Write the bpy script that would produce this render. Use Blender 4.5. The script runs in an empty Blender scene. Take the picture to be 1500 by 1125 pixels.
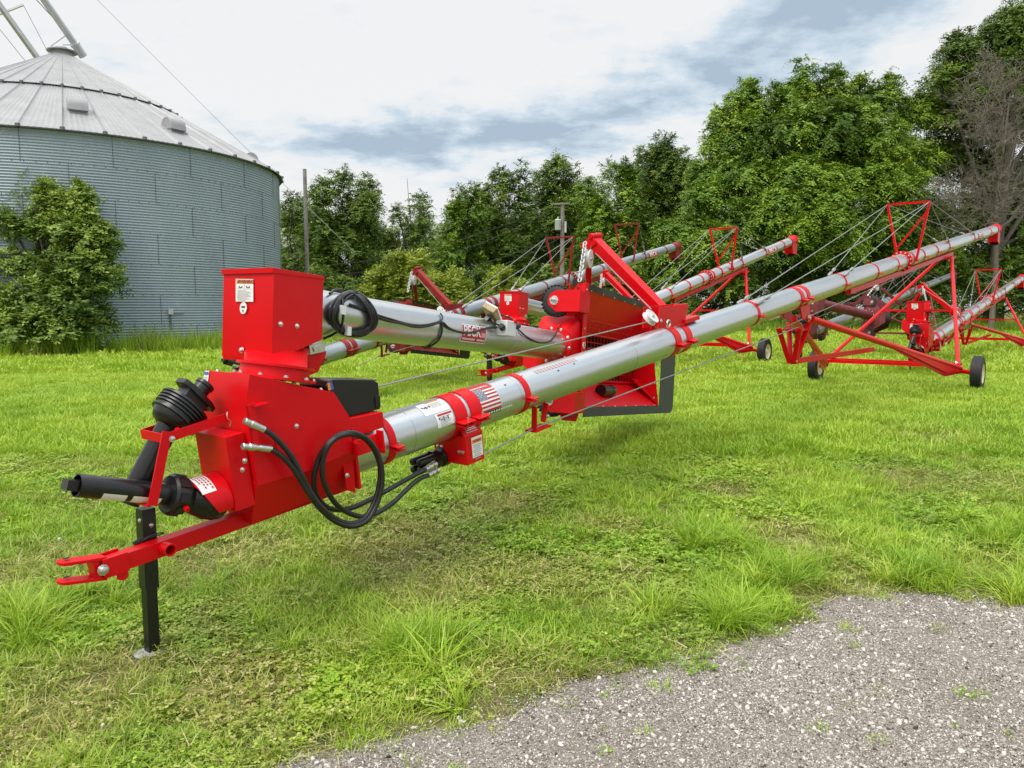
import bpy, bmesh, math, random
import numpy as np
from mathutils import Vector as V, Matrix as MX, Euler

SC = bpy.context.scene
COL = SC.collection
R = math.radians
rnd = random.Random(7)

# ---------------------------------------------------------------- camera numbers
F = 1127.0; PIT = math.atan(0.0994); CAMH = 1.75
def ray(px, py):
    u = (px - 750) / F; v = (562.5 - py) / F
    return V((u, math.cos(PIT) + v * math.sin(PIT), -math.sin(PIT) + v * math.cos(PIT)))
def P(px, py, z):                                   # point seen at a pixel of the photograph, z metres deep
    return V((0, 0, CAMH)) + ray(px, py) * z
def gz(x, y):                                       # terrain: the lot lies a hand lower than the mown field
    t = min(1, max(0, (y - 3.6) / 7.0)); t = t * t * (3 - 2 * t)
    return -0.13 * (1 - t)
def G(px, py):                                      # ground point under a pixel
    d = ray(px, py); h = 0.0
    for _ in range(8):
        t = (CAMH - h) / -d.z; h = gz(d.x * t, d.y * t)
    return V((d.x * t, d.y * t, h))
class Fr:                                           # a local frame that can be met by a line of sight
    def __init__(s, M): s.M = M; s.I = M.inverted()
    def on(s, px, py, ax, val):
        o = s.I @ V((0, 0, CAMH)); d = s.I.to_3x3() @ ray(px, py)
        return o + d * ((val - o[ax]) / d[ax])
    def cyl(s, px, py, r):                          # first hit on a tube of radius r round the x axis
        o = s.I @ V((0, 0, CAMH)); d = s.I.to_3x3() @ ray(px, py)
        a = d.y * d.y + d.z * d.z; b = o.y * d.y + o.z * d.z; c = o.y * o.y + o.z * o.z - r * r
        q = b * b - a * c
        if q < 0: t = -b / a
        else: t = (-b - math.sqrt(q)) / a
        return o + d * t

# ---------------------------------------------------------------- materials
MATS = {}
def mat(name):
    m = bpy.data.materials.new(name); m.use_nodes = True
    MATS[name] = m
    nt = m.node_tree
    return m, nt, nt.nodes['Principled BSDF']
def setp(b, **k):
    for n, v in k.items():
        n = n.replace('_', ' ')
        if isinstance(v, tuple) and len(v) == 3: v = (*v, 1)
        b.inputs[n].default_value = v
def noise(nt, scale, detail=4, rough=.6, vec=None, dim='3D'):
    n = nt.nodes.new('ShaderNodeTexNoise'); n.noise_dimensions = dim
    n.inputs['Scale'].default_value = scale; n.inputs['Detail'].default_value = detail; n.inputs['Roughness'].default_value = rough
    if vec is not None: nt.links.new(vec, n.inputs['Vector'])
    return n
def ramp(nt, fac, stops):
    r = nt.nodes.new('ShaderNodeValToRGB'); e = r.color_ramp.elements
    while len(e) < len(stops): e.new(.5)
    for i, (p, c) in enumerate(stops):
        e[i].position = p; e[i].color = (*c, 1) if len(c) == 3 else c
    nt.links.new(fac, r.inputs['Fac']); return r
def mixc(nt, fac, a, b, mode='MIX'):
    n = nt.nodes.new('ShaderNodeMix'); n.data_type = 'RGBA'; n.blend_type = mode
    for s, i in ((fac, 0), (a, 6), (b, 7)):
        if isinstance(s, (int, float)): n.inputs[i].default_value = s
        elif isinstance(s, tuple): n.inputs[i].default_value = (*s, 1)
        else: nt.links.new(s, n.inputs[i])
    return n.outputs[2]
def mth(nt, op, a, b=0.0, clamp=False):
    n = nt.nodes.new('ShaderNodeMath'); n.operation = op; n.use_clamp = clamp
    for i, s in enumerate((a, b)):
        if isinstance(s, (int, float)): n.inputs[i].default_value = s
        else: nt.links.new(s, n.inputs[i])
    return n.outputs[0]
def objco(nt):
    return nt.nodes.new('ShaderNodeTexCoord').outputs['Object']
def bump(nt, b, h, strength=.2, dist=.01):
    n = nt.nodes.new('ShaderNodeBump'); n.inputs['Strength'].default_value = strength; n.inputs['Distance'].default_value = dist
    nt.links.new(h, n.inputs['Height']); nt.links.new(n.outputs[0], b.inputs['Normal'])

def paint(name, c1, c2, rough=.32, coat=.25, scale=3.0, dust=.10):
    m, nt, b = mat(name)
    co = objco(nt)
    n = noise(nt, scale, 5, .65, co); n2 = noise(nt, 45, 3, .6, co)
    col = mixc(nt, ramp(nt, n.outputs[0], [(.35, (0, 0, 0)), (.7, (1, 1, 1))]).outputs[0], c1, c2)
    d = ramp(nt, noise(nt, 9, 6, .75, co).outputs[0], [(.55, (0, 0, 0)), (.82, (1, 1, 1))])
    col = mixc(nt, mth(nt, 'MULTIPLY', d.outputs[0], dust), col, (.35, .22, .18))
    nt.links.new(col, b.inputs['Base Color'])
    nt.links.new(mth(nt, 'MULTIPLY_ADD', n2.outputs[0], .12), b.inputs['Roughness'])
    b.inputs['Roughness'].links[0].from_node.inputs[2].default_value = rough - .06
    setp(b, Coat_Weight=coat, Coat_Roughness=.16, Specular_IOR_Level=.20)
    bump(nt, b, noise(nt, 160, 2, .5, co).outputs[0], .03, .002)
    return m
def plain(name, c, rough=.5, metal=0.0, var=.25, scale=20, bmp=.1, **k):
    m, nt, b = mat(name)
    co = objco(nt); n = noise(nt, scale, 4, .6, co)
    d = tuple(x * (1 - var) for x in c); e = tuple(min(1, x * (1 + var)) for x in c)
    nt.links.new(ramp(nt, n.outputs[0], [(.3, d), (.7, e)]).outputs[0], b.inputs['Base Color'])
    setp(b, Roughness=rough, Metallic=metal, **k)
    if bmp: bump(nt, b, noise(nt, scale * 5, 3, .6, co).outputs[0], bmp, .004)
    return m
paint('red_paint', (.68, .0012, .006), (.60, .001, .0055), rough=.40, coat=.07, dust=.03)
paint('faded_red_paint', (.30, .022, .017), (.22, .018, .015), rough=.5, coat=.05, dust=.35)
paint('maroon_paint', (.21, .05, .055), (.15, .035, .04), rough=.6, coat=0, dust=.5)
plain('black_rubber', (.012, .012, .013), .5, var=.2, bmp=.06)
plain('hose_rubber', (.012, .012, .013), .35, var=.2, bmp=.03)
plain('black_plastic', (.010, .010, .011), .28, var=.2, bmp=.05)
plain('grey_rubber', (.055, .058, .065), .6, var=.15)
plain('tyre_rubber', (.016, .016, .018), .62, var=.35, scale=8)
plain('rim_cream', (.72, .62, .42), .45, var=.1)
plain('zinc', (.62, .62, .60), .30, metal=1, var=.15)
plain('steel_cable', (.36, .36, .35), .42, metal=.85, var=.15)
plain('white_label', (.78, .78, .76), .45, var=.04, bmp=0)
plain('orange_label', (.85, .26, .03), .45, var=.05, bmp=0)
plain('blue_label', (.05, .15, .42), .45, var=.05, bmp=0)
plain('navy_label', (.05, .07, .14), .45, var=.05, bmp=0)
plain('red_label', (.45, .012, .02), .4, var=.06, bmp=0)
plain('ink', (.05, .05, .05), .5, var=.05, bmp=0)
plain('grey_ink', (.36, .36, .37), .5, var=.1, bmp=0)
plain('white_plastic', (.62, .63, .62), .45, var=.06)
plain('brass_yellow', (.26, .19, .06), .4, var=.15)
plain('flighting_steel', (.20, .15, .11), .45, metal=.6, var=.5, scale=6)
plain('shade_inside', (.02, .012, .012), .8, var=.2)  # near-black colour standing in for shade inside trough, pin holes and spout mouth
plain('old_wood', (.22, .20, .18), .85, var=.35, scale=6, bmp=.4)
plain('bark', (.075, .062, .05), .9, var=.35, scale=5, bmp=.5)
plain('dead_wood', (.17, .145, .115), .9, var=.25, scale=4, bmp=0)
plain('dark_line', (.12, .13, .14), .7, var=.2, bmp=0)
plain('insulator_grey', (.5, .52, .53), .4, var=.1)

def galv(name, base, dark, rough, stretch=(1, 6, 6), spang=55, metal=.9):
    m, nt, b = mat(name)
    co = objco(nt)
    mp = nt.nodes.new('ShaderNodeMapping'); nt.links.new(co, mp.inputs[0]); mp.inputs['Scale'].default_value = stretch
    vo = nt.nodes.new('ShaderNodeTexVoronoi'); vo.inputs['Scale'].default_value = spang; nt.links.new(co, vo.inputs['Vector'])
    n = noise(nt, 1.6, 3, .5, mp.outputs[0]); n3 = noise(nt, 5, 2, .5, co)
    c = mixc(nt, ramp(nt, n.outputs[0], [(.3, (0, 0, 0)), (.72, (1, 1, 1))]).outputs[0], dark, base)
    bw = nt.nodes.new('ShaderNodeRGBToBW'); nt.links.new(vo.outputs['Color'], bw.inputs[0])
    c = mixc(nt, mth(nt, 'MULTIPLY', bw.outputs[0], .03), c, tuple(x * .75 for x in base))
    c = mixc(nt, mth(nt, 'MULTIPLY', ramp(nt, n3.outputs[0], [(.6, (0, 0, 0)), (.85, (1, 1, 1))]).outputs[0], .12), c, (.82, .83, .82))
    nt.links.new(c, b.inputs['Base Color'])
    rr = mth(nt, 'MULTIPLY_ADD', n3.outputs[0], .10); rr.node.inputs[2].default_value = rough - .1
    rr2 = mth(nt, 'MULTIPLY_ADD', bw.outputs[0], .012); nt.links.new(rr, rr2.node.inputs[2])
    nt.links.new(rr2, b.inputs['Roughness'])
    setp(b, Metallic=metal)
    bump(nt, b, noise(nt, .8, 2, .4, mp.outputs[0]).outputs[0], .025, .01)
    return m
galv('galvanized_tube', (.62, .635, .64), (.52, .54, .55), .36, stretch=(.35, 7, 7), spang=60)
galv('dull_galvanized', (.42, .46, .48), (.30, .34, .36), .42, metal=.75)
galv('bin_wall', (.33, .39, .46), (.26, .315, .38), .5, stretch=(.5, .5, .2), spang=6, metal=.22)
galv('bin_roof', (.36, .365, .37), (.29, .295, .30), .55, stretch=(1, 1, 1), spang=8, metal=.25)

# ---------------------------------------------------------------- mesh builder
class MB:
    def __init__(s, M=None): s.v = []; s.f = []; s.mi = []; s.c = 0; s.M = M; s.att = None
    def m(s, i): s.c = i; return s
    def add(s, vs, fs):
        n = len(s.v)
        for p in vs:
            p = V(p); s.v.append(s.M @ p if s.M else p)
        for f in fs: s.f.append([i + n for i in f]); s.mi.append(s.c)
    def box(s, x0, x1, y0, y1, z0, z1):
        s.prism([(x0, y0, z0), (x1, y0, z0), (x1, y1, z0), (x0, y1, z0)], (0, 0, z1 - z0))
    def prism(s, pts, ext):
        n = len(pts); e = V(ext); a = [V(p) for p in pts]
        s.add(a + [p + e for p in a], [list(range(n))[::-1], list(range(n, 2 * n))] + [[i, (i + 1) % n, (i + 1) % n + n, i + n] for i in range(n)])
    def loft(s, rings, cap=True, close=True):
        n = len(rings[0]); vs = [p for r in rings for p in r]; fs = []
        for k in range(len(rings) - 1):
            for i in range(n if close else n - 1):
                j = (i + 1) % n
                fs.append([k * n + i, k * n + j, (k + 1) * n + j, (k + 1) * n + i])
        if cap: fs += [list(range(n))[::-1], [(len(rings) - 1) * n + i for i in range(n)]]
        s.add(vs, fs)
    def ring(s, p, d, r, n, up=None):
        d = V(d).normalized(); a = V(up) if up else (V((0, 0, 1)) if abs(d.z) < .9 else V((1, 0, 0)))
        x = d.cross(a).normalized(); y = x.cross(d)
        return [V(p) + x * (r * math.cos(2 * math.pi * i / n)) + y * (r * math.sin(2 * math.pi * i / n)) for i in range(n)]
    def cyl(s, p0, p1, r, r1=None, n=16, cap=True):
        d = V(p1) - V(p0); r1 = r if r1 is None else r1
        s.loft([s.ring(p0, d, r, n), s.ring(p1, d, r1, n)], cap)
    def lathe(s, p, d, prof, n=20, cap=True):
        d = V(d).normalized()
        s.loft([s.ring(V(p) + d * t, d, max(r, .0005), n) for t, r in prof], cap)
    def pipe(s, pts, r, n=8, rr=None):
        pts = [V(p) for p in pts]; rings = []; x = None
        for i, p in enumerate(pts):
            d = (pts[min(i + 1, len(pts) - 1)] - pts[max(i - 1, 0)]).normalized()
            if x is None:
                a = V((0, 0, 1)) if abs(d.z) < .9 else V((1, 0, 0)); x = d.cross(a).normalized()
            else:
                x = (x - d * x.dot(d)).normalized()
            y = x.cross(d); q = rr[i] if rr else r
            rings.append([p + x * (q * math.cos(2 * math.pi * k / n)) + y * (q * math.sin(2 * math.pi * k / n)) for k in range(n)])
        s.loft(rings)
    def bar(s, p0, p1, w, h, up=(0, 0, 1)):
        p0 = V(p0); p1 = V(p1); d = (p1 - p0).normalized(); x = d.cross(V(up)).normalized() * (w / 2); y = x.cross(d).normalized() * (h / 2)
        s.prism([p0 - x - y, p0 + x - y, p0 + x + y, p0 - x + y], p1 - p0)
    def band(s, a0, a1, r0, r1, t0=0, t1=360, n=40):    # ring strip round the x axis; 0 deg is up, 90 deg is the right (-y)
        full = abs(t1 - t0 - 360) < .01; rings = []
        for i in range(n if full else n + 1):
            t = R(t0 + (t1 - t0) * i / n); c, q = math.cos(t), -math.sin(t)
            rings.append([(a0, r0 * q, r0 * c), (a1, r0 * q, r0 * c), (a1, r1 * q, r1 * c), (a0, r1 * q, r1 * c)])
        if full: rings.append(rings[0])
        s.loft(rings, cap=not full)
    def bolt(s, p, d, r=.011, h=.008):
        d = V(d).normalized(); s.lathe(p, d, [(0, r * 1.35), (h * .3, r * 1.35), (h * .3, r), (h, r * .95), (h * 1.25, r * .6)], 8)
    def poly(s, pts): s.add(pts, [list(range(len(pts)))])
    def mesh(s, name, mats, sharp=35):
        me = bpy.data.meshes.new(name)
        me.from_pydata([tuple(p) for p in s.v], [], s.f)
        for m in mats: me.materials.append(MATS[m] if isinstance(m, str) else m)
        if len(mats) > 1: me.polygons.foreach_set('material_index', s.mi)
        bm = bmesh.new(); bm.from_mesh(me); bmesh.ops.recalc_face_normals(bm, faces=bm.faces); bm.to_mesh(me); bm.free()
        me.polygons.foreach_set('use_smooth', [True] * len(me.polygons))
        me.set_sharp_from_angle(angle=R(sharp)); me.update()
        return me
def link(name, me, parent=None, M=None, bevel=0, smats=None):
    o = bpy.data.objects.new(name, me); COL.objects.link(o)
    if parent: o.parent = parent
    if M is not None: o.matrix_basis = M
    if bevel:
        b = o.modifiers.new('bevel', 'BEVEL'); b.width = bevel; b.segments = 2; b.limit_method = 'ANGLE'; b.angle_limit = R(40); b.harden_normals = False
    return o
CACHE = {}
REPL = {}
def part(name, key, mats, fn, parent, M=None, bevel=0, lab=None):
    if key is None or key not in CACHE:
        mb = MB(); fn(mb); me = mb.mesh(name, mats)
        if key: CACHE[key] = me
    else: me = CACHE[key]
    o = link(name, me, parent, M if M is not None else MX.Identity(4), bevel)
    for s in o.material_slots:
        r = REPL.get(s.material.name)
        if r: s.link = 'OBJECT'; s.material = MATS[r]
    if lab: o['label'] = lab
    return o
def tag(o, label=None, cat=None, group=None, kind=None):
    if label: o['label'] = label
    if cat: o['category'] = cat
    if group: o['group'] = group
    if kind: o['kind'] = kind
    return o
def thing(name, loc, label, cat, group=None, rz=0):
    o = bpy.data.objects.new(name, None); o.empty_display_size = .3; COL.objects.link(o)
    o.location = loc; o.rotation_euler = (0, 0, rz)
    return tag(o, label, cat, group)
def text_geo(body, size):                           # verts (x right, y up), faces, of flat lettering, cut fine enough to bend
    cu = bpy.data.curves.new('lettering', 'FONT'); cu.body = body; cu.size = size; cu.align_x = 'CENTER'; cu.align_y = 'CENTER'
    cu.offset = size * .02
    ob = bpy.data.objects.new('lettering', cu)
    me = bpy.data.meshes.new_from_object(ob)
    bm = bmesh.new(); bm.from_mesh(me)
    for k in range(-6, 7):
        bmesh.ops.bisect_plane(bm, geom=bm.verts[:] + bm.edges[:] + bm.faces[:], plane_co=(0, k * size * .12, 0), plane_no=(0, 1, 0))
    bm.verts.index_update()
    vs = [v.co.copy() for v in bm.verts]; fs = [[v.index for v in f.verts] for f in bm.faces]
    bm.free(); bpy.data.objects.remove(ob); bpy.data.curves.remove(cu); bpy.data.meshes.remove(me)
    return vs, fs
def text_flat(mb, body, size, o, x, y, squash=1.0):
    o = V(o); x = V(x).normalized(); y = V(y).normalized(); vs, fs = text_geo(body, size)
    mb.add([o + x * (p.x * squash) + y * p.y for p in vs], fs)
def text_tube(mb, body, size, a, th, r, squash=1.0, sx=1):
    vs, fs = text_geo(body, size)
    out = []
    for p in vs:
        t = R(th) - p.y / r
        out.append((a + sx * p.x * squash, -r * math.sin(t), r * math.cos(t)))
    mb.add(out, fs)
def patch_tube(mb, a0, a1, t0, t1, r, n=8):
    for i in range(n):
        q = [R(t0 + (t1 - t0) * k / n) for k in (i, i + 1)]
        pts = [(a, -r * math.sin(t), r * math.cos(t)) for t, a in ((q[0], a0), (q[0], a1), (q[1], a1), (q[1], a0))]
        mb.add(pts, [[0, 1, 2, 3]])
def patch_flat(mb, o, x, y, w, h):
    o = V(o); x = V(x).normalized() * (w / 2); y = V(y).normalized() * (h / 2)
    mb.add([o - x - y, o + x - y, o + x + y, o - x + y], [[0, 1, 2, 3]])
def smooth_path(pts, n=6):
    pts = [V(p) for p in pts]; out = []
    q = [pts[0] * 2 - pts[1]] + pts + [pts[-1] * 2 - pts[-2]]
    for i in range(1, len(q) - 2):
        for k in range(n):
            t = k / n; a, b, c, d = q[i - 1], q[i], q[i + 1], q[i + 2]
            out.append(.5 * ((2 * b) + (c - a) * t + (2 * a - 5 * b + 4 * c - d) * t * t + (3 * b - a - 3 * c + d) * t ** 3))
    out.append(pts[-1]); return out
# ================================================================ grain augers
TR = .165                                            # main tube radius
P1 = P(583, 634.8, 5.42); P2 = P(1420, 349, 23.1)
UA = (P2 - P1).normalized(); HA = math.atan2(UA.y, UA.x); PA = math.asin(UA.z); H0 = P1.z
RA = MX.Translation((P1.x, P1.y, 0)) @ MX.Rotation(HA, 4, 'Z')
MH = MX.Translation((0, 0, H0)) @ MX.Rotation(-PA, 4, 'Y')
T = Fr(RA @ MH)
SWR = .1525
S1 = P(540, 468, 5.6); S2 = P(780, 501.5, 7.85); _d = (S2 - S1).normalized()
SW = MX.Translation(S1) @ MX.Rotation(math.atan2(_d.y, _d.x), 4, 'Z') @ MX.Rotation(-math.asin(_d.z), 4, 'Y')
S = Fr(SW); MS = RA.inverted() @ SW
def tp(px, py, y): return T.on(px, py, 1, y)
def sp(px, py, y): return S.on(px, py, 1, y)
XE = sp(857, 505, -.25).x; XR = sp(966, 520, -.25).x; XO = sp(984, 560, -.25).x
TURR = tp(402, 551, -.02)

def f_boot(mb):
    side = [tp(*q, -.24) for q in [(365.6, 548.3), (489, 574.7), (513, 612.4), (517, 661), (449.6, 691), (377.6, 712), (359.5, 594)]]
    mb.prism(side, (0, .46, 0))
    def ringat(a): return [(a, -.238, .07), (a, .218, .07), (a, .10, -.19), (a, -.12, -.19)]
    mb.loft([ringat(-1.285), ringat(-.56)])
    mb.prism([(-.565, -.215, -.20), (-.565, .20, -.20), (-.565, .20, .20), (-.565, -.215, .20)], (.02, 0, 0))
    mb.prism([tp(517, 640, -.20), tp(521, 722, -.20), tp(508, 718, -.20), tp(500, 660, -.20)], (0, .012, 0))
    # clamp bar bolted to the tube beside the plate
    mb.box(-.60, -.38, -.262, -.242, .03, .13)
    mb.box(-.40, -.385, -.30, -.242, .0, .15); mb.box(-.60, -.585, -.29, -.242, .04, .12)
    mb.m(1)
    for q in [(434.5, 624.5), (358.6, 675), (508.5, 696.5)]: mb.bolt(tp(*q, -.243), (0, -1, 0), .012, .009)
    for a, y in ((-1.17, .19), (-1.0, -.20), (-.93, -.20), (-.72, -.16)):
        mb.bolt((a, y, .68 - (a + 1.23) * .402 + .004), (.37, 0, .93), .012, .010)
def f_panel(mb):
    q = [tp(*c, -.241) for c in [(398, 629), (438, 619), (444, 664), (408, 669)]]
    mb.prism([p + V((0, -.004, 0)) for p in q], (0, .004, 0))
def f_bootlabel(mb):
    a, b = tp(365.6, 548.3, -.24), tp(359.5, 594, -.24); up = (a - b).normalized(); o = (a + b) / 2; nrm = V((0, -1, 0)).cross(up)
    if nrm.x > 0: nrm = -nrm
    c = V((o.x, .19, o.z)) + nrm * .004
    patch_flat(mb, c, (0, -1, 0), up, .05, .165)
    mb.m(1); patch_flat(mb, c + nrm * .002 + up * .068, (0, -1, 0), up, .046, .018)
    mb.m(2)
    for k in range(12): patch_flat(mb, c + nrm * .002 + up * (.045 - k * .010), (0, -1, 0), up, .040 - (k % 3) * .005, .0035)
def f_gear(mb):
    mb.box(-1.407, -1.29, -.20, .115, -.06, .362)
    mb.prism([tp(374, 737, -.2), tp(345, 749, -.2), tp(345, 745, -.2), tp(372, 730, -.2)], (0, .01, 0))
    mb.m(1); mb.bolt((-1.335, -.201, .16), (0, -1, 0), .012, .009)
SHO = V((-1.41, -.045, .0))
def f_shield(mb):
    c = SHO
    for (r0, r1) in ((.144, .148),):
        rings = []
        for i in range(25):
            t = R(-105 + 210 * i / 24); q, s_ = math.cos(t), -math.sin(t); k = .175 - .085 * (abs(i - 12) / 12) ** 2
            rings.append([(c.x, c.y + r0 * s_, c.z + r0 * q), (c.x - k, c.y + r0 * s_, c.z + r0 * q - .0), (c.x - k, c.y + r1 * s_, c.z + r1 * q), (c.x, c.y + r1 * s_, c.z + r1 * q)])
        mb.loft(rings)
def f_shlabel(mb):
    c = SHO
    for i in range(10):
        q = []
        for j in (i, i + 1):
            t = R(-22 + 78 * j / 10); q.append([(c.x - a, c.y - .1495 * math.sin(t), c.z + .1495 * math.cos(t)) for a in (.075, .158)])
        mb.add([q[0][0], q[0][1], q[1][1], q[1][0]], [[0, 1, 2, 3]])
    mb.m(1)
    for k, w in enumerate((70, 60, 66, 50)):
        for i in range(8):
            q = []
            for j in (i, i + .7):
                t = R(-18 + w * j / 8); q.append([(c.x - a, c.y - .151 * math.sin(t), c.z + .151 * math.cos(t)) for a in (.084 + k * .017, .092 + k * .017)])
            mb.add([q[0][0], q[0][1], q[1][1], q[1][0]], [[0, 1, 2, 3]])
def f_shaft_low(mb):
    p0 = V((-1.45, -.045, .005)); p1 = tp(112, 711, -.045); d = (p1 - p0).normalized()
    mb.lathe(p0, d, [(-.06, .09), (-.04, .112), (.0, .120), (.012, .113), (.024, .119), (.04, .113), (.052, .119), (.065, .112), (.12, .098), (.15, .084), (.165, .090), (.19, .104), (.255, .108), (.268, .098), (.27, .06)], 30)
    for q in range(8):
        t = 2 * math.pi * q / 8; n_ = V((0, math.cos(t), math.sin(t))); n_ = (n_ - d * n_.dot(d)).normalized(); mb.prism([p0 + d * e + n_ * .100 + d.cross(n_) * f for e, f in ((.195, -.025), (.245, -.025), (.245, .025), (.195, .025))], n_ * .011)
    L = (p1 - p0).length
    mb.lathe(p0 + d * .24, d, [(0, .058), (L - .24, .058), (L - .24, .052), (L - .30, .051)], 24)
    e = p0 + d * (L - .12); x = d.cross(V((0, 0, 1))).normalized(); y = x.cross(d)
    mb.loft([[e + d * t + x * a * .036 + y * b * .026 for a, b in ((-1, -1), (1, -1), (1, 1), (-1, 1))] for t in (0, .175)])
    mb.m(1)
    s = p0 + d * .30; n = (y * -.35 - V((0, 1, 0))).normalized()
    for t0, t1 in ((.02, .17), (.20, .32)):
        for i in range(4):
            q = []
            for j in (i, i + 1):
                t = R(20 + 50 * j / 4); v = V((0, -1, 0)) * math.cos(t) - y * math.sin(t); q.append(s + v * .0595)
            mb.add([q[0] + d * t0, q[0] + d * t1, q[1] + d * t1, q[1] + d * t0], [[0, 1, 2, 3]])
    mb.m(2); mb.lathe(p0 + d * .225 + V((0, -.088, -.055)), V((0, -1, -.4)), [(0, .016), (.03, .014)], 6)
def f_shaft_up(mb):
    a = tp(203, 706, .07); b = tp(246, 625, .03); d = (b - a).normalized(); L = (b - a).length
    mb.lathe(a - d * .12, d, [(0, .060), (L + .16, .060)], 24)
    d2 = (tp(299, 570, .03) - tp(243, 630, .03)).normalized()
    prof = [(-.02, .062), (0, .100), (.02, .114), (.038, .122), (.042, .138), (.052, .138), (.056, .124)]
    for k in range(4): prof += [(.068 + k * .019, .126 + .003 * k), (.072 + k * .019, .140 + .002 * k), (.080 + k * .019, .140 + .002 * k), (.084 + k * .019, .128 + .003 * k)]
    prof += [(.146, .138), (.148, .115), (.10, .09)]
    o = tp(246, 622, .03); mb.lathe(o, d2, prof, 32)
    x = d2.cross(V((0, 1, 0))).normalized(); y = x.cross(d2); o2 = o + d2 * .09
    w = [o2 - x * .055, o2 + x * .055, o2 + x * .075 + d2 * .125, o2 - x * .075 + d2 * .125]
    mb.prism([p - y * .055 for p in w], y * .11)
    mb.prism([o2 + d2 * .115 + x * a_ * .12 + y * b_ * .075 for a_, b_ in ((-1, -.6), (-.6, -1), (.6, -1), (1, -.6), (1, .6), (.6, 1), (-.6, 1), (-1, .6))], d2 * .028)
    mb.lathe(o2 + d2 * .13, d2, [(0, .055), (.01, .058), (.02, .050), (.06, .048), (.065, .054), (.085, .054), (.087, .03), (.05, .028)], 20)
    mb.m(1); mb.lathe(o + V((0, -.095, -.02)), V((-.3, -1, -.2)), [(0, .018), (.03, .015)], 6)
def f_holder(mb):
    A_, B_ = tp(334, 611, -.125), tp(241, 643, -.125); yw = .25
    mb.bar(A_, B_, .007, .05); mb.bar(A_ + V((0, yw, 0)), B_ + V((0, yw, 0)), .007, .05)
    mb.bar(B_ + V((.002, -.003, 0)), B_ + V((.002, yw + .003, 0)), .007, .05)
    C_, D_ = tp(245, 632, -.135), tp(223, 741, -.135)
    mb.bar(C_, D_, .05, .008, up=(0, 1, 0))
    mb.bar(D_ + V((0, 0, .004)), D_ + V((.0, .17, .004)), .05, .008)
    mb.m(1); mb.bolt(tp(252, 643, -.139), (0, -1, 0), .013, .01)
    p = tp(333, 606, -.129); mb.pipe(smooth_path([p + V((0, -.004, .01)), p + V((-.01, -.012, -.02)), p + V((.006, -.014, -.045)), p + V((0, -.008, -.07))], 4), .0035, 6)
def f_drawbar(mb):
    a = tp(150, 831, 0); b = tp(505, 707, 0); mb.bar(a, b, .085, .085)
    a2 = tp(152, 834, -.052); b2 = tp(188, 822, -.052); mb.bar(a2, b2, .014, .10); mb.bar(a2 + V((0, .104, 0)), b2 + V((0, .104, 0)), .014, .10)
    l = tp(181, 841, -.052); mb.prism([l + V(q) for q in ((-.03, 0, .04), (.025, 0, .04), (.025, 0, -.02), (.0, 0, -.035), (-.03, 0, -.02))], (0, .014, 0))
    c = tp(240, 802, -.04); mb.lathe(c, (0, -1, 0), [(0, .034), (.075, .034), (.075, .026), (.0, .026)], 20, cap=False)
    mb.m(1); mb.bolt(tp(151, 835, -.06), (0, -1, 0), .022, .016)
    mb.m(2); k = tp(240, 802, -.05); mb.lathe(k, (0, -1, 0), [(0, .026), (.002, .0005)], 16)
    mb.m(3); q = tp(196, 797, .05); mb.cyl(q, q + V((.12, 0, .01)), .014, n=10)
    w = tp(228, 785, -.02); mb.pipe(smooth_path([w + V((-.06, 0, .0)), w + V((-.03, -.01, .015)), w + V((.02, -.012, .012)), w + V((.04, -.005, 0)), w + V((.02, .01, -.004)), w + V((-.06, .012, 0))], 4), .004, 6)
def f_clevis(mb):
    for (q0, q1) in (((84, 828), (152, 818)), ((84, 856), (152, 847))):
        a, b = tp(*q0, 0), tp(*q1, 0); d = b - a
        pts = []
        for i in range(7):
            t = math.pi / 2 + math.pi * i / 6; pts.append(a + V((.03 + .042 * math.cos(t) * .7, .045 * math.sin(t), 0)) - V((0, 0, .0)))
        pts += [b + V((0, -.045, 0)), b + V((0, .045, 0))]
        mb.prism([V((p.x, p.y, a.z + (p.x - a.x) / max(.01, d.x) * d.z)) for p in pts], (0, 0, .018))
        mb.m(1); mb.lathe(a + V((.045, 0, .0185)), (0, 0, 1), [(0, .017), (.0015, .0005)], 14); mb.m(0)
    u, l = tp(131, 822, 0), tp(131, 851, 0)
    mb.box(u.x, u.x + .03, -.042, .042, l.z + .01, u.z)
def f_jack(mb):
    Mi = MH
    t = Mi @ tp(213, 744, .09); x, y, top = t.x, t.y, t.z; w = .037
    mb.box(x - w, x + w, y - w, y + w, .235, top)
    mb.box(x - .030, x + .030, y - .030, y + .030, -.150, .24)
    for z in (.28,): mb.box(x - .006, x + .006, y - w - .003, y - w + .001, z, z + .06)
    mb.m(1); mb.bolt((x - w, y - .01, top - .06), (-1, 0, 0), .010, .008); mb.bolt((x + .01, y - w, top - .09), (0, -1, 0), .010, .008)
    mb.m(2); mb.lathe((x - .02, y, -.128), (0, 0, 1), [(0, .075), (.006, .075), (.012, .05)], 20)
def f_winch(mb):
    q = [tp(*c, -.15) for c in [(477, 566), (481, 559), (488, 556), (547, 556.5), (554, 561), (557, 599), (514, 610), (497, 606)]]
    mb.prism(q, (0, .27, 0))
    q = [tp(*c, -.152) for c in [(549, 580), (556, 579), (557, 597), (550, 598)]]; mb.prism(q, (0, -.006, 0))
    mb.box(-.42, -.22, -.10, .06, .43, .438)
def f_winchlabel(mb):
    a, b, c, d = [tp(*q, -.1535) for q in [(479.5, 561.5), (486, 558.5), (489, 570), (481, 572)]]
    mb.add([a, b, c, d], [[0, 1, 2, 3]]); mb.m(1)
    e = (a + b) / 2; f = (c + d) / 2; o = V((0, -.001, 0)); mb.add([e + o, b + o, c + o, f + o], [[0, 1, 2, 3]])
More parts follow.
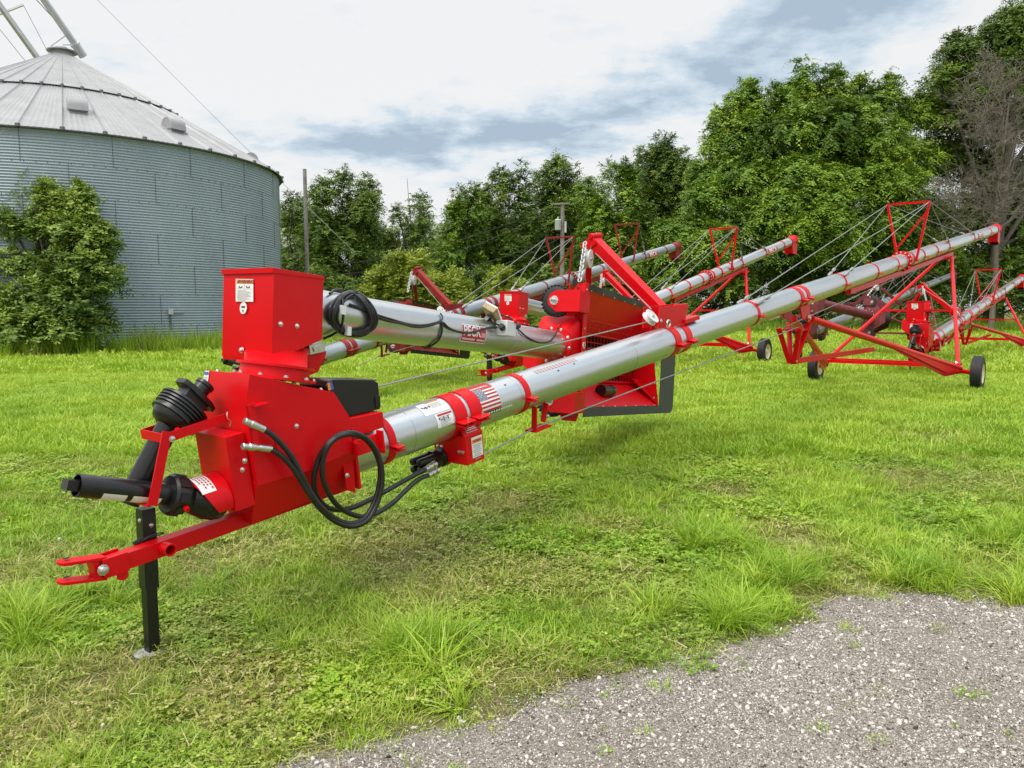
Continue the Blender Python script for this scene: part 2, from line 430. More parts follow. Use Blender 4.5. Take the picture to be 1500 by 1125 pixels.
def f_wmount(mb):
    mb.prism([tp(*c, -.20) for c in [(512, 613.5), (561, 603), (563, 626), (516, 642)]], (0, .36, 0))
FIT = [((360, 617), (382, 627)), ((357, 654), (392, 657))]
def f_hbracket(mb):
    q = [tp(*c, -.30) for c in [(362, 594), (374, 590), (381, 660), (376, 663), (371, 640), (368, 610)]]
    mb.prism(q, (0, .008, 0))
    mb.prism([tp(*c, -.24) for c in [(361, 594), (384, 588), (384, 589.5), (362, 596)]], (0, -.07, 0))
HOSE_A = [(382, 627, -.30), (396, 635, -.31), (412, 650, -.32), (428, 670, -.33), (441, 694, -.34), (452, 716, -.34), (468, 740, -.35), (490, 759, -.35), (513, 767, -.35), (534, 759, -.35), (548, 736, -.35), (556, 706, -.36), (556, 680, -.36), (547, 657, -.36), (532, 641, -.36), (512, 636, -.36), (494, 641, -.35), (480, 655, -.33), (473, 676, -.31), (473, 700, -.30), (481, 722, -.28), (494, 740, -.27), (512, 752, -.25), (533, 757, -.24), (553, 751, -.23), (575, 737, -.22), (594, 719, -.20), (612, 703, -.17), (630, 695, -.14)]
HOSE_B = [(392, 657, -.30), (404, 662, -.31), (418, 673, -.32), (431, 688, -.33), (442, 706, -.335), (455, 727, -.34), (472, 748, -.345), (492, 764, -.35), (515, 771, -.36), (537, 763, -.37), (551, 741, -.37), (559, 712, -.38), (559, 685, -.38), (551, 660, -.37), (536, 642, -.37), (516, 634, -.36), (495, 638, -.34), (479, 652, -.32), (467, 672, -.28), (460, 700, -.25), (463, 724, -.22), (476, 741, -.20), (494, 747, -.19), (515, 744, -.19), (540, 733, -.19), (566, 719, -.18), (596, 702, -.15), (626, 686, -.12)]
def f_hose(pts):
    def f(mb): mb.pipe(smooth_path([tp(*q) for q in pts], 7), .0165, 12)
    return f
def f_fit(i):
    def f(mb):
        a, b = tp(*FIT[i][0], -.30), tp(*FIT[i][1], -.30); d = (b - a).normalized(); L = (b - a).length
        mb.lathe(a - d * .01, d, [(0, .014), (.006, .019), (.035, .019), (.037, .015), (.045, .022), (.075, .022), (.078, .018), (L * .72, .018), (L * .72, .021), (L + .03, .0205)], 14)
    return f
MO = V((.33, .11, -.315))
def f_mfit(mb):
    for q in (HOSE_A[-1], HOSE_B[-1]):
        a = tp(*q); b = a + V((.10, .02, .0)); d = (b - a).normalized()
        mb.lathe(a - d * .03, d, [(0, .019), (.05, .019), (.05, .024), (.075, .024), (.075, .016), (.10, .016), (.10, .026), (.13, .026)], 12)
def f_elbow(mb):
    top = V((TURR.x, 0, TURR.z)); MI = MH.inverted() @ MS
    nrm = V((.30, 0, .95)).normalized()
    mb.lathe(TURR - nrm * .02, nrm, [(0, .245), (.016, .245), (.016, .205), (.075, .200), (.075, .225), (.09, .225)], 36)
    rings = [mb.ring(TURR + nrm * .07, nrm, .185, 16)]
    ex = MI.to_3x3(); c = MI @ V((sp(405, 500, -.02).x, -.02, -.25)); xx = (ex @ V((1, 0, 0))); yy = (ex @ V((0, 1, 0)))
    # square top under the gear cover, same turning sense as the ring
    ref = rings[0]; out = []
    for p in ref:
        q = p - (TURR + nrm * .07); a, b = q.dot(xx), q.dot(yy); s_ = .155 / max(abs(a), abs(b)); out.append(c + xx * a * s_ * 1.05 + yy * b * s_)
    rings.append(out); mb.loft(rings)
    mb.m(1)
    for k in range(10): 
        t = 2 * math.pi * k / 10; x = nrm.cross(V((0, 1, 0))).normalized(); y = V((0, 1, 0))
        mb.bolt(TURR - nrm * .004 + (x * math.cos(t) + y * math.sin(t)) * .226, nrm, .012, .012)
def f_lock(mb):
    q = [sp(*c, -.13) for c in [(451, 521), (478, 514), (478, 519), (466, 545), (453, 550)]]; mb.prism(q, (0, .10, 0))
    mb.m(1); q = [sp(*c, -.15) for c in [(453, 506), (472, 498), (477, 506), (476, 515), (455, 520)]]; mb.prism(q, (0, .05, 0))
    q = [sp(*c, -.152) for c in [(458, 509), (470, 503), (474, 508), (460, 515)]]; mb.prism(q, (0, -.004, 0))
def f_cover(mb):
    q = [sp(*c, -.22) for c in [(401, 397), (474, 408), (472, 497), (400, 530), (398, 522)]]
    mb.prism(q, (0, .425, 0))
    a, b, c, d = [sp(*e, -.226) for e in [(400.5, 392), (475, 404.5), (474.5, 409), (401, 400)]]
    mb.prism([a + V((-.007, 0, 0)), b + V((.006, 0, 0)), c + V((.006, 0, 0)), d + V((-.007, 0, 0))], (0, .437, 0))
    mb.m(1)
    for e in [(411, 475), (435, 478)]: mb.bolt(sp(*e, -.221), (0, -1, 0), .013, .010)
    xf = sp(398, 520, -.22).x; mb.bolt(S.on(354.5, 513, 0, xf - .008), (-1, 0, 0), .014, .014)
def f_warn(mb):
    x0 = S.on(358, 424, 0, sp(400, 430, -.22).x - .006).x
    def q(px, py, k): p = S.on(px, py, 0, x0); p.x -= .0015 * k; return p
    def rect(a, b, c, d, k): mb.add([q(a, b, k), q(c, b + (c - a) * .02, k), q(c, d + (c - a) * .02, k), q(a, d, k)], [[0, 1, 2, 3]])
    mb.m(0); rect(345.3, 408.5, 371, 441.5, 0)
    mb.m(1); rect(346.6, 409.5, 370.4, 415.3, 1)
    mb.m(2)
    o = q(360.5, 412.7, 2); xd = q(370, 412.9, 2) - q(350, 412.5, 2); text_flat(mb, 'WARNING', .030, o, xd, (0, 0, 1), .92)
    a, b, c = q(348, 414.4, 2), q(349.6, 411, 2), q(351.2, 414.4, 2); mb.add([a, c, b], [[0, 1, 2]])
    for cx in (352.5, 363.5):
        mb.add([q(cx - 3, 421, 1), q(cx + 1, 420.4, 1), q(cx + 3, 418, 1), q(cx + 2.4, 420.8, 1), q(cx + 3.4, 421.4, 1), q(cx - 2, 422, 1)], [[0, 1, 2, 3, 4, 5]])
        mb.add([q(cx - 3.2, 419.5, 1), q(cx - 1.6, 418.6, 1), q(cx - 1, 420, 1), q(cx - 2.6, 420.6, 1)], [[0, 1, 2, 3]])
    mb.m(3); rect(346.5, 422.8, 369.8, 423.2, 1); rect(357.8, 416, 358.2, 422.9, 1)
    for k, w in enumerate((13, 18, 20, 16, 19, 20, 14, 18, 12)): rect(348, 425.2 + k * 1.75, 348 + w, 425.9 + k * 1.75, 1)
def f_oval(mb):
    x0 = sp(400, 430, -.22).x - .006; c = S.on(356.3, 451.2, 0, x0)
    mb.add([c + V((0, .030 * math.cos(t), .036 * math.sin(t))) for t in [i * math.pi / 12 for i in range(24)]], [list(range(24))])
    mb.m(1); d = c + V((-.002, 0, .006)); mb.add([d + V((0, y, z)) for y, z in ((.018, -.002), (.012, .006), (-.010, .007), (-.019, .003), (-.010, -.005), (.010, -.005))], [list(range(6))])
    for k in range(3): patch_flat(mb, c + V((-.002, 0, -.012 - .006 * k)), (0, -1, 0), (0, 0, 1), .018 - .004 * k, .003)
def f_swtube(mb):
    r = SWR; mb.lathe((-.86, 0, 0), (1, 0, 0), [(0, r), (XE - .24 + .86, r)], 48)
    for px in (737, 746): 
        a = sp(px, 495, 0).x; mb.band(a - .004, a + .004, r - .002, r + .003)
def f_swflange(mb):
    mb.band(XE - .262, XE - .24, SWR - .001, .205)
    mb.m(1)
    for k in range(10): t = 2 * math.pi * (k + .3) / 10; mb.bolt((XE - .262, .186 * math.sin(t), .186 * math.cos(t)), (-1, 0, 0), .013, .010)
def f_decal(mb):
    c0 = S.cyl(676, 488, SWR); c1 = S.cyl(712.5, 489, SWR); tt = math.degrees(math.atan2(-S.cyl(696, 477, SWR).y, S.cyl(696, 477, SWR).z)); tb = math.degrees(math.atan2(-S.cyl(694, 502, SWR).y, S.cyl(694, 502, SWR).z))
    a0, a1 = c0.x, c1.x; am = (a0 + a1) / 2; w = a1 - a0; tm = (tt + tb) / 2; h = R(tb - tt) * SWR
    patch_tube(mb, a0, a1, tt, tb, SWR + .002, 10)
    mb.m(1); patch_tube(mb, a0 + .01, a1 - .01, tt + 3, tb - 3, SWR + .0035, 10)
    mb.m(0); up = tm - (tb - tt) * .12
    text_tube(mb, 'PECK', h * .80, am - w * .09, up, SWR + .005, w * .72 / (h * 1.95))
    text_tube(mb, '333', h * .33, am + w * .36, up + 8, SWR + .005, .9)
    for x0, x1 in ((-.44, .06), (.14, .44)):
        n = int((x1 - x0) * 38)
        for k in range(n): patch_tube(mb, am + w * (x0 + (x1 - x0) * k / n), am + w * (x0 + (x1 - x0) * (k + .68) / n), tb - 14, tb - 8, SWR + .005, 1)
    mb.m(2); patch_tube(mb, a1 - .10, a1 - .02, tt - 7, tt - 2, SWR + .003, 2)
def f_coil(mb):
    rr = random.Random(3)
    for k in range(8):
        cx, cy = 517 + rr.uniform(-3, 3), 459 + rr.uniform(-2, 2); ax, ay = 29 + rr.uniform(-6, 4), 31 + rr.uniform(-3, 2); ph = rr.uniform(-.3, .3); pts = []
        for i in range(30):
            t = 2 * math.pi * i / 29; px = cx + ax * math.cos(t) + 4 * math.sin(2 * t + ph); py = cy + ay * math.sin(t) + 3 * math.cos(t)
            p = S.cyl(px, py, SWR + .018 + .006 * (k % 3)); pts.append(p)
        mb.pipe(pts, .010, 8)
    pts = [S.cyl(px, py, SWR + .035) for px, py in [(500, 432), (503, 450), (502, 470), (498, 486)]]; mb.pipe(smooth_path(pts, 4), .009, 8)
    pts = [S.cyl(px, py, SWR + .02) for px, py in [(500, 424), (490, 425), (483, 430)]]; mb.pipe(pts, .0085, 8)
    pts = [S.cyl(px, py, SWR + .02) for px, py in [(497, 484), (486, 491), (474, 496)]]; mb.pipe(pts, .0085, 8)
    mb.m(1)
    for px, py in [(502, 454), (510, 485)]:
        p = S.cyl(px, py, SWR + .04); mb.box(p.x - .02, p.x + .02, p.y - .012, p.y + .012, p.z - .03, p.z + .03)
def f_runcable(mb):
    def run(pts, r=.0095, o=.012): mb.pipe(smooth_path([S.cyl(px, py, SWR + o) for px, py in pts], 5), r, 8)
    run([(512, 446), (530, 452), (550, 463), (570, 470), (590, 474), (610, 479), (630, 477), (647, 472), (657, 480), (672, 486), (690, 487), (708, 482), (722, 479), (732, 480)])
    run([(552, 461), (575, 468), (600, 475), (622, 476), (645, 470), (648, 464), (645, 459)], .007)
    run([(648, 473), (647, 486), (643, 497), (634, 505), (622, 510)], .009)
    pts = [S.cyl(px, py, SWR + .012) for px, py in [(754, 473), (762, 485), (776, 496), (792, 502), (806, 500), (814, 490), (817, 480)]]
    pts += [V((XE - .20, p.y, p.z)) for p in [S.on(822, 476, 0, XE - .2)]] + [S.on(835, 473, 0, XE - .05), S.on(845, 458, 0, XE - .03), S.on(849, 435, 0, XE - .025), S.on(846, 420, 0, XE - .025)]
    mb.pipe(smooth_path(pts, 5), .0075, 8)
    run([(716, 452), (722, 470), (730, 476)], .007, .05); run([(727, 462), (745, 464), (756, 472)], .008, .05); run([(732, 460), (750, 468), (757, 478)], .006, .07)
def f_cbox(mb):
    p = S.cyl(741, 482, SWR + .05); mb.box(p.x - .085, p.x + .085, p.y - .06, p.y + .06, p.z - .065, p.z + .075)
    mb.m(1); mb.cyl(p + V((.085, -.01, .03)), p + V((.13, -.01, .03)), .035, n=12); mb.cyl(p + V((-.085, -.02, 0)), p + V((-.13, -.02, .02)), .03, n=10)
    mb.cyl(p + V((.14, -.01, .03)), p + V((.22, -.01, .05)), .028, n=10)
    mb.m(2); mb.cyl(p + V((.06, -.045, .078)), p + V((.06, -.075, .078)), .025, n=10)
def f_jbox(mb):
    p = S.cyl(721, 459, SWR + .07); M = MX.Translation(p) @ MX.Rotation(R(25), 4, 'X') @ MX.Rotation(R(32), 4, 'Y')
    mb.M = M; mb.box(-.10, .10, -.065, .065, -.03, .02); mb.m(1); mb.box(-.10, .10, -.066, .066, .021, .034); mb.m(2); mb.box(-.02, .02, -.02, .02, -.13, -.034); mb.M = None
# ---- swing hopper
ZT, ZB = .70, -.70
def f_hopper(mb):
    th = .006
    def sheet(a, b): 
        a, b = V((0, *a)), V((0, *b)); d = (b - a).normalized(); n = V((0, -d.z, d.y)) * th
        mb.m(4 if a.y > .13 and b.y > .13 else 0)  # trough sheets behind the grate get the painted shade colour
        mb.prism([(XE, a.y, a.z), (XE, b.y, b.z), (XE, b.y + n.y, b.z + n.z), (XE, a.y + n.y, a.z + n.z)], (XR - XE, 0, 0))
    sheet((-.04, ZT), (.14, .20)); sheet((.14, -.36), (-.27, ZB + .04))
    pr = [(.14, .20)] + [(.141 + .34 * math.sin(t), -.08 + .28 * math.cos(t)) for t in [math.pi * i / 10 for i in range(1, 10)]] + [(.14, -.36)]
    for p, q in zip(pr[:-1], pr[1:]): sheet(p, q)
    mb.m(0)
    mb.prism([(XR, -.06, ZT), (XR, .42, ZT - .3), (XR, .42, -.36), (XR, -.27, ZB + .04)], (.012, 0, 0))
    mb.prism([(XR - .22, .05, -.30), (XR, .05, -.30), (XR, -.27, ZB + .05)], (0, .01, .0))
    # end housing toward the tube
    mb.prism([(XE - .014, a, b) for a, b in ((-.26, ZT), (-.14, ZT), (.20, .24), (.50, .06), (.50, -.22), (.20, -.42), (-.12, ZB - .02), (-.26, ZB - .02))], (.014, 0, 0))
    mb.box(XE - .10, XE - .014, -.262, -.252, ZB - .02, ZT)
    mb.prism([(XE - .08, -.25, ZB - .02), (XE - .08, -.02, ZB - .02), (XE - .08, -.05, ZB - .11), (XE - .08, -.22, ZB - .11)], (.014, 0, 0))
    sq = []
    for i in range(24):
        t = 2 * math.pi * i / 24; c, s_ = math.cos(t), math.sin(t); k = 1 / max(abs(c) / .25, abs(s_) / .33); sq.append((XE - .014, c * k + .03, s_ * k))
    mb.loft([[(XE - .24, .19 * math.cos(2 * math.pi * i / 24), .19 * math.sin(2 * math.pi * i / 24)) for i in range(24)], [(XE - .10, q[1], q[2]) for q in sq], sq])
    mb.box(XE - .20, XE - .015, -.24, .10, -.62, -.36)
    mb.m(1)
    for z in (.62, .42, .20, -.2, -.55): mb.bolt((XE - .06, -.262, z), (0, -1, 0), .010, .007)
    for k in range(7):
        x = XE + (XR - XE) * (k + .5) / 7; mb.bolt((x, -.275, ZB + .05), (0, -1, .3), .011, .008); mb.bolt((x, -.052, ZT - .015), (0, -1, -.3), .010, .008)
    for z in (-.1, -.35, -.55): mb.bolt((XR - .001, -.2, z), (-1, 0, 0), .011, .008)
    mb.m(2); mb.lathe((XE - .06, -.263, .02), (0, -1, 0), [(0, .034), (.004, .034)], 16); mb.m(3); mb.box(XE - .066, XE - .054, -.272, -.266, .0, .04)
def f_grate(mb):
    n = int((XR - XE) / .105)
    for i in range(n + 1): 
        x = XE + .03 + (XR - XE - .05) * i / n; mb.cyl((x, .10, .20), (x, .10, -.36), .0045, n=6)
    for k in range(7): z = .20 - .56 * k / 6; mb.cyl((XE, .093, z), (XR, .093, z), .0045 if k % 6 else .014, n=6)
    for i in range(n): x = XE + .05 + (XR - XE - .08) * i / n; mb.bar((x, .10, .20), (x + .05, .02, .36), .008, .008)
    mb.cyl((XE, .06, .28), (XR, .06, .28), .006, n=6); mb.cyl((XE, .02, .36), (XR, .02, .36), .006, n=6)
def f_flight(mb):
    mb.cyl((XE, .17, -.08), (XR, .17, -.08), .03, n=10)
    n = int((XR - XE) / .26 * 16); vs = []; fs = []
    for i in range(n + 1):
        t = 2 * math.pi * i / 16; x = XE + (XR - XE) * i / n
        for r in (.03, .135): vs.append((x, .17 + r * math.cos(t), -.08 + r * math.sin(t)))
        if i: fs.append([2 * i - 2, 2 * i - 1, 2 * i + 1, 2 * i])
    mb.add(vs, fs)
def f_skirt(mb):
    t = .012; xo, xi = XO, XR + .012; rc = .12
    out = [(XE - .02, ZB + .05), (XE - .02, ZB - .06)] + [(xo - rc + rc * math.sin(a), ZB - .02 - .0 + rc - rc * math.cos(a) - .04) for a in [math.pi / 2 * i / 6 for i in range(7)]] + [(xo, .42), (xo - .06, .50), (xi, .50), (xi, ZB + .05)]
    mb.prism([(x, -.285, z) for x, z in out], (0, t, 0))
    rg = []
    for i in range(15):
        x = XE + (XR - XE) * i / 14; w = .015 * math.sin(i * 1.3); rg.append([(x, -.05, ZT - .02), (x, -.075 + w, ZT + .05 + w * .6), (x, -.065 + w, ZT + .052 + w * .6), (x, -.04, ZT - .01)])
    mb.loft(rg)
def f_manual(mb):
    x = XE + (XR - XE) * .42; a = V((x - .2, -.10, -.47)); b = V((x + .18, -.10, -.47))
    mb.lathe(a, (1, 0, 0), [(0, .072), (.02, .072), (.02, .066), (.26, .066), (.26, .07), (.36, .07), (.37, .05)], 20)
def casters():
    c = S.on(812, 440, 0, XE - .28); return [(c.y, c.z), (c.y, ZB + .10)]
def f_castbr(i):
    def f(mb):
        y, z = casters()[i]
        pg = [(y + .075, z + .03), (y + .05, z + .075), (y - .02, z + .11), (y - .30, z + .11), (y - .30, z - .12), (y - .02, z - .12), (y + .05, z - .06), (y + .075, z - .03)]
        mb.prism([(XE - .285, a, b) for a, b in pg], (.012, 0, 0)); mb.prism([(XE - .15, a, b) for a, b in pg], (.012, 0, 0))
        mb.box(XE - .273, XE - .016, y - .30, y - .19, z - .118, z + .108)
        mb.m(1); mb.lathe((XE - .286, y, z), (-1, 0, 0), [(0, .05), (.003, .05), (.003, .03)], 16); mb.lathe((XE - .288, y, z), (-1, 0, 0), [(0, .022), (.05, .022), (.05, .012), (.09, .012)], 10)
    return f
def f_castty(i):
    def f(mb):
        y, z = casters()[i]
        mb.lathe((XE - .262, y, z), (1, 0, 0), [(0, .09), (0, .13), (.012, .155), (.03, .168), (.06, .168), (.078, .155), (.09, .13), (.09, .09)], 30)
        for k in range(26):
            t = 2 * math.pi * k / 26; d = V((0, math.cos(t), math.sin(t))); q = V((0, -d.z, d.y)); o = V((XE - .217, y, z)) + d * .163
            mb.prism([o + q * .011 + V((-.04, 0, 0)), o - q * .011 + V((-.04, 0, 0)), o - q * .011 + V((.04, 0, 0)), o + q * .011 + V((.04, 0, 0))], d * .011)
        mb.m(1); mb.lathe((XE - .247, y, z), (1, 0, 0), [(0, .03), (0, .088), (.06, .088)], 20)
    return f
# ---- lift boom, in the main tube frame
BT = tp(868, 352, 1.05); BB = tp(985, 472, .0)
def f_boom(mb):
    mb.bar(BB, BT, .13, .13, up=(0, 0, 1))
    d = (BT - BB).normalized(); x = d.cross(V((0, 0, 1))).normalized(); y = x.cross(d)
    for s_ in (-1, 1): mb.bar(BT - d * .06 + x * s_ * .075 + y * .06, BT + d * .02 + x * s_ * .075 - y * .13, .016, .11, up=d)
    mb.m(1); mb.cyl(BT + y * .07 - x * .1, BT + y * .07 + x * .1, .03, n=12)
    mb.m(2); mb.bolt(BB + d * .02 - x * .066 + y * .0, -x, .018, .012)
def f_boombase(mb):
    q = [tp(*c, -.09) for c in [(966, 450), (1008, 445), (1002, 476), (964, 481)]]
    mb.prism(q, (0, .012, 0)); mb.prism([p + V((0, .18, 0)) for p in q], (0, .012, 0))
    a, b = q[1], q[2]; mb.prism([a, b, b + V((.012, 0, 0)), a + V((.012, 0, 0))], (0, .192, 0))
    mb.box(4.26, 4.62, -.12, .12, .165, .21)
    mb.m(1); mb.bolt(tp(968, 470, -.092), (0, -1, 0), .018, .012)
def f_pulley(i):
  def f(mb):
    for (px, py, yy, r) in (((862, 379, .93, .105), (953, 465, -.13, .085))[i],):
        c = tp(px, py, yy); ax = V((.3, -1, -.1)).normalized() if r > .1 else V((.1, -.75, .6)).normalized()
        for s_ in (-.03, .018): mb.lathe(c + ax * s_, ax, [(0, r), (.012, r)], 24)
        mb.lathe(c - ax * .018, ax, [(0, r * .8), (.036, r * .8)], 20)
        mb.m(1); mb.bolt(c + ax * .03, ax, .02, .014); mb.m(0)
  return f
def f_shackle(mb):
    c = tp(978, 474, -.13); n = 14; mb.pipe([c + V((.035 * math.cos(2 * math.pi * i / n), -.01, .035 * math.sin(2 * math.pi * i / n))) for i in range(n + 1)], .010, 8)
def f_chain(mb):
    a = tp(857, 355, .96); b = RA_S(V((XE - .03, -.16, ZT + .02)))
    n = 13; d = (b - a) / n
    for k in range(n):
        c = a + d * (k + .5); dd = d.normalized(); x = V((1, 0, 0)) if k % 2 else V((0, 1, 0)); x = (x - dd * x.dot(dd)).normalized(); l = d.length * .72
        mb.pipe([c + dd * l * math.cos(t) + x * .020 * math.sin(t) for t in [2 * math.pi * i / 12 for i in range(13)]], .0075, 6)
def RA_S(p): return T.I @ (S.M @ p)
def f_liftcable(mb):
    p2 = tp(953, 462, -.13); top = tp(866, 372, .93)
    mb.pipe([tp(553, 566, -.05), p2 + V((0, 0, -.06))], .006, 6); mb.pipe([p2 + V((.02, 0, .06)), top + V((.05, -.03, 0))], .006, 6)
    mb.pipe([tp(866, 360, .95), RA_S(V((XE + .6, .1, ZT)))], .005, 6)
def f_lowarm(mb):
    a = tp(862, 384, 1.05); b = RA_S(V((XE + 1.55, .42, ZT - .16))); mb.bar(a, b, .07, .10)
# ---- main tube and running gear (parametric)
def boxclamp(mb, a, w=.06, th=96, lug=True):
    mb.band(a - w / 2, a + w / 2, TR + .0015, TR + .008)
    if lug:
        t = R(th); n = V((0, -math.sin(t), math.cos(t)))
        o = V((a, 0, 0)) + n * (TR + .0)
        q = V((0, -n.z, n.y)); 
        for s_ in (-.016, .008): mb.prism([o + V((e * w * .55, 0, 0)) + q * s_ + n * f for e, f in ((-1, 0), (1, 0), (1, .085), (-1, .085))], q * .009)
        mb.m(1); mb.cyl(o + n * .055 - q * .045, o + n * .055 + q * .03, .008, n=8); mb.m(0)
def build_auger(O, far, L, label, swing=True, mirror=False, dull=False, short=1.0, tall=1.0, repl=None, mast=(.545,), motor_a=0.0, sc=1.0, hs=0.0):
    global REPL
    REPL = repl or {}
    d = (far - O).normalized(); pitch = math.asin(d.z); h = O.z / sc
    root = thing('grain_auger', (O.x, O.y, 0), label, 'grain auger', 'grain augers parked on the grass', math.atan2(d.y, d.x))
    root.scale = (sc, -sc if mirror else sc, sc)
    first = abs(L - 28.2) < .01 and sc == 1
    mh = MX.Translation((0, 0, h)) @ MX.Rotation(-PA, 4, 'Y')
    mt = MX.Translation((0, 0, h)) @ MX.Rotation(-pitch, 4, 'Y')
    ms = MX.Translation((0, 0, h - H0)) @ MS
    mj = MX.Translation((0, 0, 0)) @ MX.Identity(4)
    red, zn = 'red_paint', 'zinc'; tube = 'dull_galvanized' if dull else 'galvanized_tube'
    k = L / 28.2
    p = lambda *a, **kw: part(*a, **kw)
    bo = p('boot_housing', 'boot', [red, zn], f_boot, root, M=mh, bevel=.005)
    p('access_panel', 'panel', [red], f_panel, bo); p('warning_label', 'bootlabel', ['white_label', 'blue_label', 'grey_ink'], f_bootlabel, bo)
    g = p('gearbox_guard', 'gear', [red, zn], f_gear, root, M=mh, bevel=.006)
    sh = p('shaft_shield', 'shield', [red], f_shield, root, M=mh); p('warning_label', 'shlabel', ['white_label', 'red_label'], f_shlabel, sh)
    p('drive_shaft', 'shlow', ['black_plastic', 'white_label', 'red_paint'], f_shaft_low, root, M=mh, lab='short black drive shaft half with an open tube end')
    p('drive_shaft', 'shup', ['black_plastic', 'red_paint'], f_shaft_up, root, M=mh, lab='black drive shaft half with ribbed bell pointing up')
    p('shaft_holder', 'holder', [red, zn], f_holder, root, M=mh)
    db = p('drawbar', 'drawbar', [red, zn, 'shade_inside', 'black_rubber'], f_drawbar, root, M=mh, bevel=.006)
    p('hitch_clevis', 'clevis', [red, 'shade_inside'], f_clevis, db, bevel=.003)
    p('jack_stand', 'jack', ['black_plastic', zn, 'grey_ink'], f_jack, root, M=mj, bevel=.004)
    w = p('winch', 'winch', ['black_plastic'], f_winch, root, M=mh, bevel=.018)
    p('winch_label', 'winchlabel', ['orange_label', 'blue_label'], f_winchlabel, w); p('winch_mount', 'wmount', [red], f_wmount, root, M=mh, bevel=.004)
    hb = p('hose_bracket', 'hbracket', [red], f_hbracket, root, M=mh)
    if swing:
        p('swing_elbow', 'elbow', [red, zn], f_elbow, root, M=mh); p('swing_lock', 'lock', [red, zn], f_lock, root, M=ms, bevel=.002)
        c = p('gear_cover', 'cover', [red, zn], f_cover, root, M=ms, bevel=.005)
        p('warning_label', 'warn', ['white_label', 'orange_label', 'ink', 'grey_ink'], f_warn, c); p('rotation_label', 'oval', ['white_label', 'ink'], f_oval, c)
        t = p('swing_tube', 'swtube', ['galvanized_tube'], f_swtube, root, M=ms)
        p('tube_flange', 'swflange', [red, zn], f_swflange, t)
        if first:
            p('brand_decal', 'decal', ['white_label', 'red_label', 'brass_yellow'], f_decal, t)
            p('cable_coil', 'coil', ['hose_rubber', 'white_label'], f_coil, t); p('control_cable', 'runc', ['hose_rubber'], f_runcable, t)
            p('switch_box', 'cbox', ['white_plastic', 'black_rubber', 'red_paint'], f_cbox, t, bevel=.008); p('receiver_box', 'jbox', ['brass_yellow', 'white_label', 'black_plastic'], f_jbox, t)
        hp = p('swing_hopper', 'hopper', [red, zn, 'white_label', 'ink', 'shade_inside'], f_hopper, root, M=ms @ MX.Translation((XE, 0, 0)) @ MX.Diagonal((short, 1, tall, 1)) @ MX.Translation((-XE, 0, 0)))
        p('hopper_grate', 'grate', ['red_paint'], f_grate, hp); p('screw_flighting', 'flight', ['flighting_steel'], f_flight, hp)
        p('rubber_skirt', 'skirt', ['grey_rubber'], f_skirt, hp); p('manual_tube', 'manual', ['black_plastic'], f_manual, hp)
        for i in (0, 1):
            p('caster_bracket', 'cbr%d' % i, [red, zn], f_castbr(i), hp, bevel=.004); p('caster_wheel', 'cty%d' % i, ['tyre_rubber', 'red_paint'], f_castty(i), hp)
        b = p('lift_boom', 'boom', [red, red, zn], f_boom, root, M=mh, bevel=.006)
        p('boom_base', 'boombase', [red, zn], f_boombase, b); p('pulley', 'pulley0', ['white_plastic', zn], f_pulley(0), b); p('pulley', 'pulley1', ['white_plastic', zn], f_pulley(1), b); p('shackle', 'shackle', [zn], f_shackle, b)
        p('lift_chain', 'chain', [zn], f_chain, b); p('lift_cable', 'liftcable', ['steel_cable'], f_liftcable, b); p('lift_arm', 'lowarm', [red], f_lowarm, b, bevel=.005)
    # motor under the tube
    mm = mt @ MX.Translation((motor_a, 0, 0))
    def f_motbox(mb):
        r_ = T.on(683, 660, 1, -.20); a0 = r_.x; yl = T.on(636, 650, 0, a0).y; a1 = tp(708, 650, -.20).x
        z0 = tp(683, 683, -.2).z; z1 = tp(683, 640, -.2).z
        mb.box(a0, a1, -.20, yl, z0, z1)
        mb.prism([(a0, -.2, z1), (a1, -.2, z1), (a1 - .01, -.13, z1 + .11), (a0 + .005, -.13, z1 + .11)], (0, .02, 0))
        mb.m(1)
        for y, z in ((yl - .04, z1 - .10), (yl - .08, z1 - .10), (-.13, z1 - .12), (-.165, z1 - .12)): mb.bolt((a0, y, z), (-1, 0, 0), .012, .010)
        mb.m(2); o = V((a1 - .105 + .0, -.202, 0)); e = a1 - a0
        patch_flat(mb, (a0 + e * .62, -.2035, (z0 + z1) / 2 + .008), (1, 0, 0), (0, 0, 1), e * .62, (z1 - z0) * .72)
        n_ = V((0, -1, .55)).normalized(); up = V((0, .55, 1)).normalized(); c_ = V((a0 + e * .5, -.165, z1 + .055)) + n_ * .004; patch_flat(mb, c_, (1, 0, 0), up, e * .6, .085)
        mb.m(3); patch_flat(mb, (a0 + e * .62, -.205, z1 - .055), (1, 0, 0), (0, 0, 1), e * .56, .03)
        mb.m(4)
        for q in range(9): patch_flat(mb, (a0 + e * .6, -.205, z1 - .085 - q * .0135), (1, 0, 0), (0, 0, 1), e * (.5 - .08 * (q % 3)), .005)
        mb.m(5); text_flat(mb, 'WARNING', .022, (a0 + e * .64, -.206, z1 - .055), (1, 0, 0), (0, 0, 1), .8)
        mb.m(6); patch_flat(mb, c_ + n_ * .002, (1, 0, 0), up, e * .56, .079)
        mb.m(2)
        for q in range(5): patch_flat(mb, c_ + n_ * .004 + up * (.028 - .013 * q), (1, 0, 0), up, e * (.5 - .06 * (q % 2)), .006)
    mbx = p('motor_housing', 'motbox', [red, zn, 'white_label', 'orange_label', 'grey_ink', 'ink', 'red_label'], f_motbox, root, M=mm, bevel=0)
